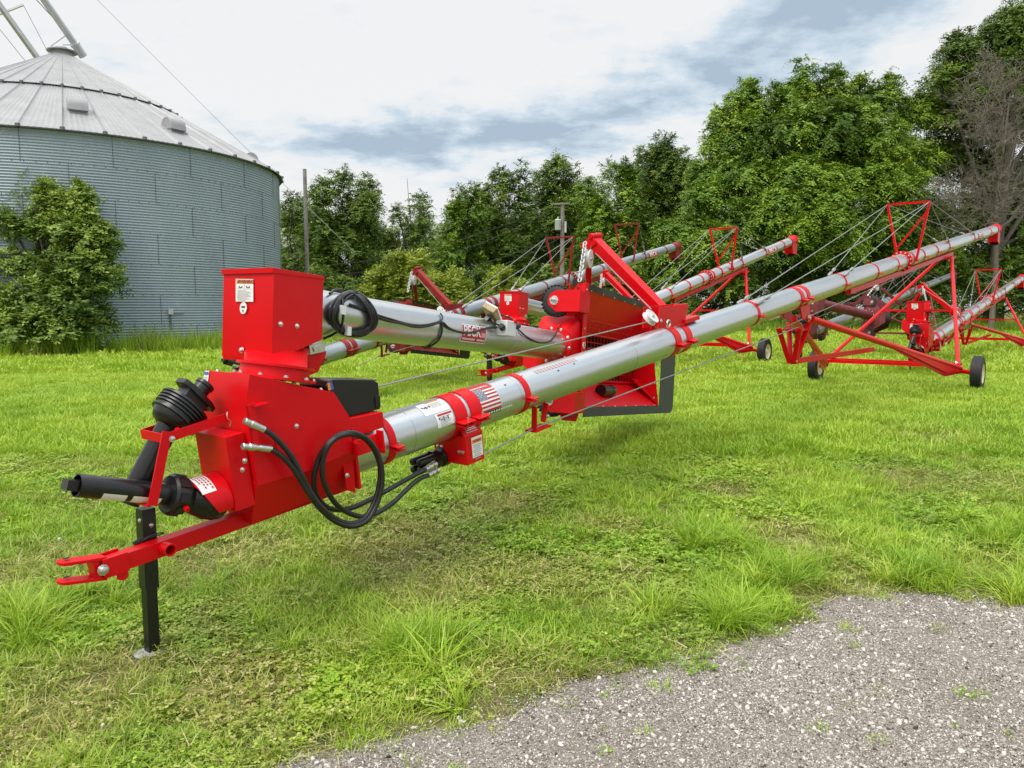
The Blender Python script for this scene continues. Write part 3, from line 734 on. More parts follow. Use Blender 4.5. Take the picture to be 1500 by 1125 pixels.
    def f_motor(mb):
        c = tp(650, 668, .07); d_ = V((-1, .04, .0)).normalized()
        mb.lathe(c + d_ * -.02, d_, [(0, .075), (.06, .075), (.075, .055), (.10, .05), (.10, .072), (.15, .072)], 20)
        for dy, dz in ((.05, .03), (.05, -.03), (-.05, .03), (-.05, -.03)): mb.lathe(c + d_ * .13 + V((0, dy * .7, dz)), d_, [(0, .03), (.16, .028), (.17, .015)], 12)
    p('hydraulic_motor', 'motor', ['black_plastic'], f_motor, mbx)
    if first:
        p('hose_fitting', 'mfit', [zn], f_mfit, mbx)
        for i, hz in enumerate((HOSE_A, HOSE_B)):
            hh = p('hydraulic_hose', 'hose%d' % i, ['hose_rubber'], f_hose(hz), root, M=mh, lab=('black hose from the upper fitting', 'black hose from the lower fitting')[i]); p('hose_fitting', 'fit%d' % i, [zn], f_fit(i), hh)
    # tube
    kf = 'L%.1f' % L
    def f_tube(mb):
        prof = [(0, TR)]
        mb.lathe((-.575, 0, 0), (1, 0, 0), [(0, TR), (L * .525 + .575, TR), (L * .525 + .575, TR - .006), (L + .5, TR - .006)], 56)
        for a in ((.02, 1.22, 3.1) if first else ()): mb.band(a - .003, a + .003, TR - .002, TR + .0025, 0, 360, 48)
        mb.box(-.55, L * .52, -.004, .004, TR - .001, TR + .003)
    tu = p('main_tube', 'tube' + kf + tube, [tube], f_tube, root, M=mt)
    def f_fl(mb):
        a = L * .525; mb.band(a - .03, a - .006, TR, .225); mb.band(a + .006, a + .03, TR, .225); mb.m(1)
        for q in range(14): t = 2 * math.pi * q / 14; mb.bolt((a - .03, .2 * math.sin(t), .2 * math.cos(t)), (-1, 0, 0), .014, .012)
    p('tube_flange', 'fl' + kf, [red, zn], f_fl, tu)
    if first:
        def ang(q): return math.degrees(math.atan2(-q.y, q.z))
        def f_dec(mb):
            # white instruction labels left of the motor bands
            A0, A1 = T.cyl(636, 603, TR), T.cyl(660, 600, TR); t0, t1 = ang(T.cyl(650, 585, TR)), ang(T.cyl(652, 624, TR))
            mb.m(0); patch_tube(mb, A0.x - .10, A1.x, t0 - 8, (t0 + t1) / 2 - 2, TR + .002); patch_tube(mb, A0.x - .02, A1.x, (t0 + t1) / 2 + 1, t1, TR + .002)
            mb.m(1); patch_tube(mb, A1.x - .17, A1.x - .03, t0 - 7, t0 - 3, TR + .004, 2)
            mb.m(2); patch_tube(mb, A1.x - .15, A1.x - .005, (t0 + t1) / 2 + 3, (t0 + t1) / 2 + 8, TR + .004, 2)
            mb.m(3)
            for q in range(7): patch_tube(mb, A1.x - .14, A1.x - .03 - .02 * (q % 3), (t0 + t1) / 2 + 11 + q * 3.6, (t0 + t1) / 2 + 12.2 + q * 3.6, TR + .004, 1)
            for q in range(5): patch_tube(mb, A1.x - .15, A1.x - .03 - .02 * (q % 2), t0 + 2 + q * 3.6, t0 + 3.2 + q * 3.6, TR + .004, 1)
            mb.m(4)
            for q in range(5):
                patch_tube(mb, A0.x + .005 + q * .022, A0.x + .018 + q * .022, (t0 + t1) / 2 + 12 + (q % 2) * 4, (t0 + t1) / 2 + 17 + (q % 3) * 3, TR + .004, 2)
                patch_tube(mb, A0.x - .085 + q * .018, A0.x - .072 + q * .018, t0 + 6 + (q % 2) * 3, t0 + 12 + (q % 3) * 2, TR + .004, 2)
        p('warning_decal', 'wdec', ['white_label', 'orange_label', 'red_label', 'grey_ink', 'ink'], f_dec, tu)
        def f_flag(mb):
            B0, B1 = T.cyl(702, 588, TR), T.cyl(729, 577, TR); f0, f1 = ang(T.cyl(718, 566, TR)), ang(T.cyl(722, 600, TR)); w = B1.x - B0.x
            mb.m(2); patch_tube(mb, B0.x - .14, B1.x + .01, f0 - 42, f0 - 1, TR + .0015)
            mb.m(0); patch_tube(mb, B0.x, B1.x, f0, f1, TR + .003)
            text_tube(mb, 'MADE IN THE U.S.A.', .026, B0.x + w * .45, f0 - 7, TR + .004, .85)
            mb.m(2); st = (f1 - f0) / 13
            for q in range(7): patch_tube(mb, B0.x, B1.x, f0 + 2 * q * st, f0 + (2 * q + 1) * st, TR + .0045, 1)
            mb.m(5); patch_tube(mb, B0.x, B0.x + w * .42, f0, f0 + 7 * st, TR + .006, 4)
            mb.m(0)
            for r_ in range(9):
                for c_ in range(6 - r_ % 2): x = B0.x + w * .42 * (c_ + .5 + .5 * (r_ % 2)) / 6; th = f0 + 7 * st * (r_ + .5) / 9; patch_tube(mb, x - .004, x + .004, th - .9, th + .9, TR + .007, 1)
            mb.m(4); patch_tube(mb, B0.x + .02, B1.x, f1 + 1.5, f1 + 10, TR + .003, 2)
            mb.m(0)
            for q in range(11): patch_tube(mb, B0.x + .04 + q * .030, B0.x + .058 + q * .030, f1 + 3.2, f1 + 8, TR + .0045, 1)
        p('flag_decal', 'flag', ['white_label', 'orange_label', 'red_label', 'grey_ink', 'ink', 'navy_label'], f_flag, tu)
        for rw in range(3):
            def f_let(mb):
                C0 = T.cyl(784, 546, TR); tc = ang(C0)
                for q in range(14): patch_tube(mb, C0.x + .045 * q, C0.x + .045 * q + .026, tc - 8 + rw * 6, tc - 6 + rw * 6, TR + .002, 1)
            p('lettering', None, ['red_label'], f_let, tu)
        for (px, py) in ((764, 551), (740, 564), (818, 543), (841, 533)):
            def f_dot(mb):
                c_ = T.cyl(px, py, TR); th = ang(c_); patch_tube(mb, c_.x - .012, c_.x + .012, th - 2, th + 2, TR + .002, 1)
            p('drain_hole', None, ['ink'], f_dot, tu)
    def f_enddec(mb):
        a = L * .865; patch_tube(mb, a - .45, a + .45, 50, 120, TR + .003)
        mb.m(1); text_tube(mb, 'PECK', .21, a, 84, TR + .006, 1.5)
    p('brand_decal', 'endd' + kf, ['red_label', 'white_label'], f_enddec, tu)
    b1_, b2_ = (T.cyl(659, 598, TR).x + T.cyl(681, 591, TR).x) / 2, (T.cyl(685, 589, TR).x + T.cyl(701, 590, TR).x) / 2
    dbl = [b1_, b2_, T.cyl(994, 498, TR).x, T.cyl(1010, 492, TR).x, 8.0 * k, 8.0 * k + .26]
    sgl = [-.20, T.cyl(773, 574, TR).x] + [q * k for q in (6.3, 10.2, 12.3, 13.9, 15.35, 16.4, 17.9, 19.4, 23.3, 26.6)]
    for i, a in enumerate(dbl + sgl):
        dd = i < 6
        def f_cl(mb, a=0, dd=dd): boxclamp(mb, 0, .125 if dd else .06, 97)
        p('tube_clamp', 'cl%d' % dd, [red, zn], f_cl, tu, M=MX.Translation((a, 0, 0)))
    def f_strut(mb):
        mb.bar((1.44, -.11, -.13), (1.44, -.09, -.33), .05, .012, up=(1, 0, 0)); mb.bar((1.62, -.10, -.14), (1.58, -.08, -.30), .05, .012, up=(1, 0, 0)); mb.box(1.40, 1.62, -.14, -.02, -.345, -.33)
        mb.m(1); mb.bolt((1.60, -.12, -.25), (0, -1, 0), .014, .012)
    p('cable_strut', 'strut', [red, zn], f_strut, tu)
    # discharge spout
    def f_sp(mb):
        mb.band(L - .05, L + .5, TR - .001, TR + .012, -110, 110, 30); mb.lathe((L + .5, 0, 0), (1, 0, 0), [(0, TR + .03), (.02, TR + .03)], 32)
        mb.band(L + .42, L + .5, TR, TR + .03)
        w_ = .15; mb.loft([[(L - .02, -w_, -.06), (L + .50, -w_, -.06), (L + .50, w_, -.06), (L - .02, w_, -.06)], [(L - .02, -w_, -.40), (L + .42, -w_, -.52), (L + .42, w_, -.52), (L - .02, w_, -.40)]])
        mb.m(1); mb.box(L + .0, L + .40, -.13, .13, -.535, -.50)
    p('discharge_spout', 'sp' + kf, [red, 'shade_inside'], f_sp, root, M=mt, bevel=.004)
    # masts and truss cables
    ce = MB()
    for mi_, q in enumerate(mast):
        am = q * L
        def f_mast(mb):
            for s_ in (-1, 1): mb.bar((0, s_ * .18, -.03), (0, s_ * .42, 1.22), .045, .045, up=(1, 0, 0))
            mb.bar((0, -.43, 1.22), (0, .43, 1.22), .045, .045); mb.bar((0, .22, .25), (0, -.38, 1.02), .035, .035, up=(1, 0, 0))
        p('truss_mast', 'mast', [red], f_mast, root, M=mt @ MX.Translation((am, 0, 0)))
        for e in (((6.3, 10.2, 19.4, 23.3),) if len(mast) == 1 else ((6.3, 10.2), (23.3,)))[mi_]:
            for s_ in (-1, 1):
                b_ = V((e * k, s_ * .13, .135))
                def f_c(mb, b_=b_, s_=s_, am=am):
                    t_ = V((am, s_ * .42, 1.22)); mb.pipe([b_, t_], .0075, 6)
                    d_ = (t_ - b_).normalized(); mb.lathe(b_, d_, [(0, .012), (.03, .03), (.16, .03), (.18, .014), (.30, .014), (.31, .028), (.40, .028), (.42, .01)], 8)
                p('truss_cable', None, ['steel_cable'], f_c, root, M=mt)
    def f_lc(mb):
        z0 = -.42
        mb.pipe([(.70, -.10, -.36), (1.51, -.08, -.325), (8.0 * k, -.1, z0)], .007, 6); mb.pipe([(8.0 * k, .1, z0), (20 * k, .1, -.32)], .007, 6)
    p('lower_cable', 'lc' + kf, ['steel_cable'], f_lc, root, M=mt)
    # undercarriage, in the level root frame
    hz = MX.Translation((0, 0, h)) @ MX.Rotation(-pitch, 4, 'Y')
    def TT(a, y, c): return hz @ V((a, y, c))
    wx = 15.07 * k; yc = .16 if first else 0; rw = .37; tw = 1.66
    pv = TT(8.1 * k, 0, -.36)
    xa = wx - .35
    def f_pivot(mb):
        for y in (-.15, .12):
            a, b, c, d_ = TT(8.0 * k - .07, y, -.12), TT(8.0 * k + .33, y, -.12), TT(8.0 * k + .36, y, -.40), TT(8.0 * k + .02, y, -.30)
            mb.prism([a, b, c, d_], (0, .02, 0))
        a = TT(8.0 * k - .2, -.15, -.45); mb.box(a.x, a.x + .58, -.15, .14, a.z, a.z + .02)
        lo = pv + V((-.05, 0, -.62))
        for y in (-.16, .15):
            mb.bar(TT(8.0 * k - .15, y, -.42), lo + V((0, y * .2, 0)), .03, .07, up=(0, 1, 0)); mb.bar(TT(8.0 * k + .30, y, -.40), lo + V((.04, y * .2, 0)), .03, .07, up=(0, 1, 0))
        mb.m(1); mb.bolt(TT(8.0 * k + .25, -.16, -.32), (0, -1, 0), .035, .03); mb.bolt(lo + V((0, -.06, .03)), (0, -1, 0), .02, .02)
    p('pivot_bracket', 'pv' + kf, [red, zn], f_pivot, root)
    for s_ in (-1, 1):
        hub = V((wx, s_ * tw + yc, rw)); end = V((wx - .18, s_ * (tw - .30) + yc, rw + .10)); st = pv + V((.35, s_ * .14, .04))
        def f_arm(mb):
            mb.pipe([st, st.lerp(end, .55), end], .055, 12)
            dn = V((0, 0, -1)); a, b = st.lerp(end, .42), end
            sd = V((0, s_ * .035, 0))
            mb.prism([a + dn * .03 - sd * 0, st.lerp(end, .62) + dn * .14, st.lerp(end, .86) + dn * .27, b + dn * .10, b + V((.06, 0, .0))], (0, s_ * .02, 0))
            mb.prism([a + dn * .03 + V((.05, 0, 0)), st.lerp(end, .62) + dn * .10, st.lerp(end, .86) + dn * .20, b + dn * .06], (.03, s_ * .06, 0))
            mb.cyl(end - V((0, 0, .05)), hub + V((0, -s_ * .05, 0)), .045, n=12)
        p('axle_arm', None, [red], f_arm, root)
        def f_rim(mb):
            o = hub - V((0, s_ * .10, 0)); ax = (0, s_, 0)
            mb.lathe(o, ax, [(0, .21), (.02, .205), (.05, .17), (.12, .165), (.14, .10), (.14, .055), (.19, .05), (.19, .001)], 28)
            mb.lathe(o, ax, [(.12, .165), (.18, .185), (.20, .21)], 28, cap=False)
        def f_tyre(mb):
            o = hub - V((0, s_ * .11, 0)); ax = (0, s_, 0); W = .22
            prof = [(.02, .205), (.0, .25), (.002, .30), (.018, .345)]
            for q in range(5):
                a = .024 + q * .036; prof += [(a, .366), (a + .025, .368), (a + .027, .356), (a + .034, .356)]
            prof += [(.202, .345), (.218, .30), (.22, .25), (.20, .205)]
            mb.lathe(o, ax, prof, 44, cap=False)
        r_ = p('wheel', None, ['rim_cream'], f_rim, root); p('tyre', None, ['tyre_rubber'], f_tyre, r_)
        top = TT(19.9 * k, s_ * .12, -.30)
        def f_up(mb):
            mb.pipe([end + V((-.12, -s_ * .02, .06)), top], .042, 10); mb.m(1); mb.bolt(end + V((-.12, s_ * -.07, .12)), (0, -1, 0), .03, .03)
        p('upper_strut', None, [red, zn], f_up, root)
    def f_cross(mb):
        z = rw + .16; x = wx - .3
        mb.bar((x - .15, -tw + .36 + yc, z), (x - .15, tw - .36 + yc, z), .07, .07)
    def f_cross2(mb):
        z = rw + .16; x = wx - .3; mb.bar((x + .3, -tw + .3 + yc, z + .02), (x + .3, tw - .3 + yc, z + .02), .05, .05)
    def f_cross3(mb):
        q = .45; e0 = V((wx - .30, -(tw - .32) + yc, rw + .16)); e1 = V((wx - .30, tw - .32 + yc, rw + .16)); a, b = e0.lerp(TT(19.9 * k, -.12, -.30), q), e1.lerp(TT(19.9 * k, .12, -.30), q)
        mb.bar(a, b, .05, .05)
    p('cross_brace', 'cross' + kf, [red], f_cross, root); p('cross_brace', 'cross2' + kf, [red], f_cross2, root); p('strut_brace', 'cross3' + kf, [red], f_cross3, root)
    def f_drag(mb):
        lo = pv + V((-.03, 0, -.60)); mb.bar(lo, V((xa - 3.0 * k, -.40 + yc, rw + (pv.z - rw) * .52)), .05, .08)
    p('drag_link', 'drag' + kf, [red], f_drag, root)
    def f_track(mb): mb.bar((10.9 * k, 0, -.215), (20.6 * k, 0, -.255), .09, .10); mb.box(19.6 * k, 20.3 * k, -.16, .16, -.34, -.30)
    p('track_beam', 'tr' + kf, [red], f_track, root, M=mt)
    REPL = {}
    return root
A_ = build_auger(P1, P2, 28.2, 'longest grain auger, in the foreground, with its hitch and black drive shaft at left')
def along(q1, q2):
    a, b = P(*q1), P(*q2); return a, b
o, f = along((800, 507, 17.5), (1155, 355, 30.4))
build_auger(o, f, (f - o).length / 1.1, 'bright red grain auger just behind the big open hopper of the foreground auger', mast=(.62,), sc=1.1)
o, f = along((477, 519, 13.6), (985, 363, 29.5)); o = o - (f - o).normalized() * .05
FAD = {'red_paint': 'faded_red_paint', 'galvanized_tube': 'dull_galvanized', 'grey_rubber': 'black_rubber'}
build_auger(o, f, (f - o).length, 'dull grey grain auger with faded red fittings, passing under the foreground swing tube', dull=True, tall=.8, repl=FAD, mast=(.50, .76), motor_a=2.7)
o, f = along((1195, 484, 25), (1395, 403, 46))
MRN = {'red_paint': 'maroon_paint', 'galvanized_tube': 'maroon_paint'}
build_auger(o, f, (f - o).length, 'old weathered grain auger with maroon swing tube and hopper', mirror=True, dull=True, short=.22, repl=MRN, mast=(.545,))
o, f = P(1360, 500, 21.5), P(1490, 412, 36.5)
build_auger(o, f, 21.0, 'grain auger at far right with its red gear cover and drive shaft facing the camera', mast=(.50,))
# ================================================================ ground, grass, gravel
NR = np.random.default_rng(11)
def vnoise(x, y, s, seed=0):
    x = x / s + seed * 17.3; y = y / s - seed * 9.1
    xi = np.floor(x).astype(np.int64); yi = np.floor(y).astype(np.int64); fx = x - xi; fy = y - yi
    def h(a, b):
        n = (a * 374761393 + b * 668265263 + seed * 362437) & 0x7fffffff; n = ((n ^ (n >> 13)) * 1274126177) & 0x7fffffff
        return ((n ^ (n >> 16)) & 0xffff) / 65535.0
    u = fx * fx * (3 - 2 * fx); v = fy * fy * (3 - 2 * fy)
    return (h(xi, yi) * (1 - u) + h(xi + 1, yi) * u) * (1 - v) + (h(xi, yi + 1) * (1 - u) + h(xi + 1, yi + 1) * u) * v
def fnoise(x, y, s, seed=0): return .5 * vnoise(x, y, s, seed) + .3 * vnoise(x, y, s * .45, seed + 1) + .2 * vnoise(x, y, s * .2, seed + 2)
def gzn(y):
    t = np.clip((y - 3.6) / 7.0, 0, 1); t = t * t * (3 - 2 * t); return -0.13 * (1 - t)
EDGE = [G(*q) for q in [(380, 1140), (430, 1110), (570, 1080), (680, 1066), (750, 1050), (790, 1025), (845, 1000), (925, 985), (1010, 962), (1070, 942), (1130, 925), (1190, 908), (1170, 888), (1235, 872), (1330, 868), (1400, 874), (1450, 876), (1500, 884), (1560, 880)]]
GP = [(p.x, p.y) for p in EDGE] + [(5.5, 4.9), (30, 8.5), (30, -12), (-4, -12), (-1.6, 1.2)]
def lot(x, y):                                       # signed distance into the gravel (positive on it)
    px = np.array([q[0] for q in GP]); py = np.array([q[1] for q in GP]); d = np.full(x.shape, 1e9); ins = np.zeros(x.shape, bool)
    for i in range(len(px)):
        j = (i + 1) % len(px); ex, ey = px[j] - px[i], py[j] - py[i]
        t = np.clip(((x - px[i]) * ex + (y - py[i]) * ey) / (ex * ex + ey * ey + 1e-9), 0, 1)
        d = np.minimum(d, np.hypot(x - px[i] - t * ex, y - py[i] - t * ey))
        c = ((py[i] > y) != (py[j] > y)) & (x < ex * (y - py[i]) / (ey + 1e-12) + px[i]); ins ^= c
    return np.where(ins, d, -d)
BARE = [(*G(px, py)[:2], r) for px, py, r in [(1065, 720, .28), (1365, 642, .7), (1335, 706, .5), (1255, 852, .40), (1215, 880, .3), (1440, 868, .35), (770, 1000, .35), (360, 1010, .3), (730, 745, .5), (560, 800, .5), (30, 845, .5), (330, 815, .5), (1160, 790, .4), (880, 770, .3), (90, 1020, .4), (205, 968, .22)]]
def barren(x, y):
    b = np.zeros(x.shape)
    for bx, by, r in BARE: b = np.maximum(b, np.clip(1.25 - np.hypot((x - bx), (y - by) * .8) / r, 0, 1))
    return b * (.45 + .9 * vnoise(x, y, .18, 9))

def grid_sheet(name, xs, ys, zf, m, keep=None):
    X, Y = np.meshgrid(xs, ys); Z = zf(X, Y); n = len(xs); vs = np.stack([X, Y, Z], -1).reshape(-1, 3); fs = []
    K = keep(X, Y) if keep is not None else None
    for j in range(len(ys) - 1):
        for i in range(n - 1):
            if K is None or K[j:j + 2, i:i + 2].any(): fs.append((j * n + i, j * n + i + 1, (j + 1) * n + i + 1, (j + 1) * n + i))
    me = bpy.data.meshes.new(name); me.from_pydata(vs.tolist(), [], fs); me.materials.append(m)
    me.polygons.foreach_set('use_smooth', [True] * len(me.polygons)); return me

def field_mat():
    m, nt, b = mat('field_soil')
    co = objco(nt); n = noise(nt, .35, 6, .65, co); n2 = noise(nt, 6, 6, .7, co); n3 = noise(nt, 60, 4, .7, co)
    c = ramp(nt, n.outputs[0], [(.30, (.10, .13, .03)), (.55, (.16, .17, .05)), (.75, (.24, .20, .085))]).outputs[0]
    c = mixc(nt, ramp(nt, n2.outputs[0], [(.45, (0, 0, 0)), (.75, (1, 1, 1))]).outputs[0], c, (.27, .205, .115))
    c = mixc(nt, n3.outputs[0], c, mixc(nt, .45, c, (.05, .05, .015)))
    nt.links.new(c, b.inputs['Base Color']); setp(b, Roughness=.95, Specular_IOR_Level=.1); bump(nt, b, n3.outputs[0], .6, .03); return m
def gravel_mat():
    m, nt, b = mat('gravel_fines')
    co = objco(nt); n = noise(nt, 1.1, 5, .6, co); n3 = noise(nt, 130, 5, .75, co)
    vo = nt.nodes.new('ShaderNodeTexVoronoi'); vo.inputs['Scale'].default_value = 85; nt.links.new(co, vo.inputs['Vector'])
    vo2 = nt.nodes.new('ShaderNodeTexVoronoi'); vo2.inputs['Scale'].default_value = 190; nt.links.new(co, vo2.inputs['Vector'])
    bw = nt.nodes.new('ShaderNodeRGBToBW'); nt.links.new(vo.outputs['Color'], bw.inputs[0])
    c = ramp(nt, n.outputs[0], [(.3, (.35, .315, .265)), (.7, (.47, .43, .37))]).outputs[0]
    c = mixc(nt, ramp(nt, bw.outputs[0], [(.25, (0, 0, 0)), (.9, (1, 1, 1))]).outputs[0], mixc(nt, .55, c, (.10, .08, .065)), mixc(nt, .35, c, (.52, .48, .42)))
    c = mixc(nt, mth(nt, 'MULTIPLY', n3.outputs[0], .6), c, (.14, .12, .11))
    nt.links.new(c, b.inputs['Base Color']); setp(b, Roughness=.92, Specular_IOR_Level=.2)
    hgt = mth(nt, 'ADD', mth(nt, 'MULTIPLY', vo.outputs['Distance'], -1.0), mth(nt, 'MULTIPLY', vo2.outputs['Distance'], -.5))
    bump(nt, b, hgt, .9, .012); return m
def axis(a, b, s): return np.arange(a, b + 1e-6, s)
xs = np.concatenate([[-420, -260, -160, -100, -70], axis(-45, -8, 2.5), axis(-6, 6, .3), axis(8, 45, 2.5), [70, 100, 160, 260, 420]])
ys = np.concatenate([[-60, -20, -6, -2], axis(0, 12, .3), axis(14, 60, 3), [80, 110, 160, 240, 360, 520]])
def zfield(X, Y):
    s = np.clip(lot(X, Y) / .25, 0, 1) * .03
    return gzn(Y) + np.where((Y > 1.5) & (Y < 12), (fnoise(X, Y, .8, 4) - .5) * .03, 0) - s
tag(link('field', grid_sheet('field', xs, ys, zfield, field_mat())), kind='structure')
gx = axis(-4.5, 30, .16); gy = np.concatenate([axis(-12, 1, 1), axis(1.1, 8.6, .08)])
def zlot(X, Y): return gzn(Y) + .004 + (fnoise(X, Y, .7, 6) - .5) * .02 - np.clip(-lot(X, Y) / .14, 0, 1) * .05
tag(link('gravel_lot', grid_sheet('gravel_lot', gx, gy, zlot, gravel_mat(), lambda X, Y: lot(X, Y) > -.02)), kind='structure')

# ---- instancing of what nobody could count
def scatter(name, coll, pos, rot, scl, idx, att, lab=None):
    me = bpy.data.meshes.new(name); me.from_pydata(pos.tolist(), [], [])
    for nm, ty, arr in [('rot', 'FLOAT_VECTOR', rot), ('scl', 'FLOAT', scl), ('idx', 'INT', idx)] + [(k, 'FLOAT', v) for k, v in att.items()]:
        a = me.attributes.new(nm, ty, 'POINT')
        a.data.foreach_set('vector' if ty == 'FLOAT_VECTOR' else 'value', np.ascontiguousarray(arr, dtype=np.int32 if ty == 'INT' else np.float32).ravel())
    o = link(name, me); ng = bpy.data.node_groups.new(name, 'GeometryNodeTree')
    ng.interface.new_socket('Geometry', in_out='INPUT', socket_type='NodeSocketGeometry'); ng.interface.new_socket('Geometry', in_out='OUTPUT', socket_type='NodeSocketGeometry')
    N = ng.nodes; gi = N.new('NodeGroupInput'); go = N.new('NodeGroupOutput'); ip = N.new('GeometryNodeInstanceOnPoints'); ci = N.new('GeometryNodeCollectionInfo')
    ci.inputs[0].default_value = coll; ci.inputs['Separate Children'].default_value = True; ci.inputs['Reset Children'].default_value = True
    def na(nm, dt):
        n = N.new('GeometryNodeInputNamedAttribute'); n.data_type = dt; n.inputs[0].default_value = nm; return n.outputs[0]
    L_ = ng.links.new; L_(gi.outputs[0], ip.inputs['Points']); L_(ci.outputs[0], ip.inputs['Instance']); ip.inputs['Pick Instance'].default_value = True
    L_(na('idx', 'INT'), ip.inputs['Instance Index']); L_(na('rot', 'FLOAT_VECTOR'), ip.inputs['Rotation']); L_(na('scl', 'FLOAT'), ip.inputs['Scale']); L_(ip.outputs[0], go.inputs[0])
    md = o.modifiers.new('scatter', 'NODES'); md.node_group = ng
    tag(o, lab, None, None, 'stuff'); return o
def source(coll, i, me):
    o = bpy.data.objects.new('%s_%02d' % (coll.name, i), me); coll.objects.link(o)
def quads_mesh(name, Pts, m, tint=None):              # Pts (n,4,3)
    n = len(Pts); me = bpy.data.meshes.new(name); me.vertices.add(n * 4); me.vertices.foreach_set('co', Pts.astype(np.float32).ravel())
    me.loops.add(n * 4); me.loops.foreach_set('vertex_index', np.arange(n * 4, dtype=np.int32))
    me.polygons.add(n); me.polygons.foreach_set('loop_start', np.arange(0, n * 4, 4, dtype=np.int32))
    try: me.polygons.foreach_set('loop_total', np.full(n, 4, dtype=np.int32))
    except Exception: pass
    if tint is not None:
        a = me.attributes.new('tint', 'FLOAT', 'FACE'); a.data.foreach_set('value', tint.astype(np.float32))
    me.update(calc_edges=True); me.validate()
    if m: me.materials.append(m)
    return me
def leafy(name, stops, att='tint', inst=False, dry=False, trans=.35, rough=.5):
    m, nt, b = mat(name)
    a = nt.nodes.new('ShaderNodeAttribute'); a.attribute_name = 'tint'
    f = a.outputs['Fac']
    if inst:
        i = nt.nodes.new('ShaderNodeAttribute'); i.attribute_type = 'INSTANCER'; i.attribute_name = 'shade'
        f = mth(nt, 'ADD', mth(nt, 'MULTIPLY', f, .45), mth(nt, 'MULTIPLY', i.outputs['Fac'], .62), True)
    c = ramp(nt, f, stops).outputs[0]
    if dry:
        d = nt.nodes.new('ShaderNodeAttribute'); d.attribute_type = 'INSTANCER'; d.attribute_name = 'dry'
        c = mixc(nt, mth(nt, 'MULTIPLY', d.outputs['Fac'], mth(nt, 'ADD', mth(nt, 'MULTIPLY', a.outputs['Fac'], .9), .25), True), c, ramp(nt, a.outputs['Fac'], [(0, (.26, .13, .035)), (.35, (.40, .29, .085)), (1, (.62, .54, .27))]).outputs[0])
    nt.links.new(c, b.inputs['Base Color']); setp(b, Roughness=rough, Specular_IOR_Level=.35)
    tr = nt.nodes.new('ShaderNodeBsdfTranslucent'); nt.links.new(mixc(nt, .5, c, (.30, .36, .02), 'MIX'), tr.inputs[0])
    mx = nt.nodes.new('ShaderNodeMixShader'); mx.inputs[0].default_value = trans
    nt.links.new(b.outputs[0], mx.inputs[1]); nt.links.new(tr.outputs[0], mx.inputs[2]); nt.links.new(mx.outputs[0], nt.nodes['Material Output'].inputs[0]); return m
GRASS = leafy('grass_blades', [(0, (.07, .165, .013)), (.3, (.205, .39, .025)), (.65, (.385, .575, .038)), (1, (.53, .63, .085))], inst=True, dry=True, trans=.3, rough=.42)
def blades(n, rad, h0, h1, w, lean, seed, seg=3, curl=.5):
    g = np.random.default_rng(seed); r = rad * np.sqrt(g.random(n)); t = g.random(n) * 2 * np.pi
    x, y = r * np.cos(t), r * np.sin(t); az = t + g.normal(0, 1.2, n); h = h0 + (h1 - h0) * g.random(n); ln = lean * (.3 + g.random(n)); wd = w * (.6 + .8 * g.random(n)); tn = g.random(n)
    Q = []; T_ = []
    d = np.stack([np.cos(az), np.sin(az)], -1); s = np.stack([-np.sin(az), np.cos(az)], -1)
    def at(k): 
        u = k / seg; out = h * ln * (u ** (1 + curl) ); up = h * (u - .35 * ln * u * u); ww = wd * (1 - u ** 1.6)
        c = np.stack([x + d[:, 0] * out, y + d[:, 1] * out, up], -1); e = np.stack([s[:, 0] * ww, s[:, 1] * ww, 0 * ww], -1); return c - e, c + e
    for k in range(seg):
        a, b = at(k); c, e = at(k + 1); Q.append(np.stack([a, b, e, c], 1)); T_.append(tn)
    return np.concatenate(Q), np.concatenate(T_)
def leaflets(n, rad, h0, h1, size, seed):
    g = np.random.default_rng(seed); Q = []; T_ = []
    for _ in range(n):
        r = rad * math.sqrt(g.random()); t = g.random() * 6.28; c = np.array([r * math.cos(t), r * math.sin(t), h0 + (h1 - h0) * g.random()]); a0 = g.random() * 6.28; sz = size * (.6 + .7 * g.random()); tn = g.random()
        for k in range(3):
            a = a0 + k * 2.094; d = np.array([math.cos(a), math.sin(a), g.normal(.0, .25)]); s = np.array([-math.sin(a), math.cos(a), g.normal(0, .25)])
            Q.append([c, c + d * sz * .6 + s * sz * .42, c + d * sz * 1.05, c + d * sz * .6 - s * sz * .42]); T_.append(tn)
        Q.append([c * [1, 1, 0], c * [1, 1, 0] + [.0012, 0, 0], c + [.0012, 0, 0], c]); T_.append(.2)
    return np.array(Q), np.array(T_)
GC = bpy.data.collections.new('grass_clump'); i = 0
def addg(*qs):
    global i
    q = np.concatenate([a for a, b in qs]); t = np.concatenate([b for a, b in qs]); source(GC, i, quads_mesh('grass_clump', q, GRASS, t)); i += 1
for k in range(3): addg(blades(44, .075, .025, .070, .0026, 1.0, 20 + k))                       # 0-2 short lawn
for k in range(2): addg(blades(28, .07, .04, .10, .0032, 1.1, 30 + k))                         # 3-4 longer
for k in range(2): addg(leaflets(13, .07, .015, .05, .017, 40 + k), blades(8, .06, .03, .07, .0024, .9, 42 + k))  # 5-6 clover
for k in range(2): addg(blades(46, .07, .16, .36, .0046, 1.1, 50 + k, 4, .8))                   # 7-8 tall tuft
addg(leaflets(22, .09, .02, .06, .011, 60), blades(14, .09, .02, .06, .0018, .8, 61))           # 9 fine low weed
for k in range(2): addg(blades(110, .26, .05, .13, .0065, .9, 70 + k, 2))                      # 10-11 middle distance
for k in range(2): addg(blades(150, .60, .06, .16, .014, .9, 80 + k, 2))                       # 12-13 far
addg(blades(34, .11, .012, .05, .0022, 2.6, 65, 2))   # 14 straw
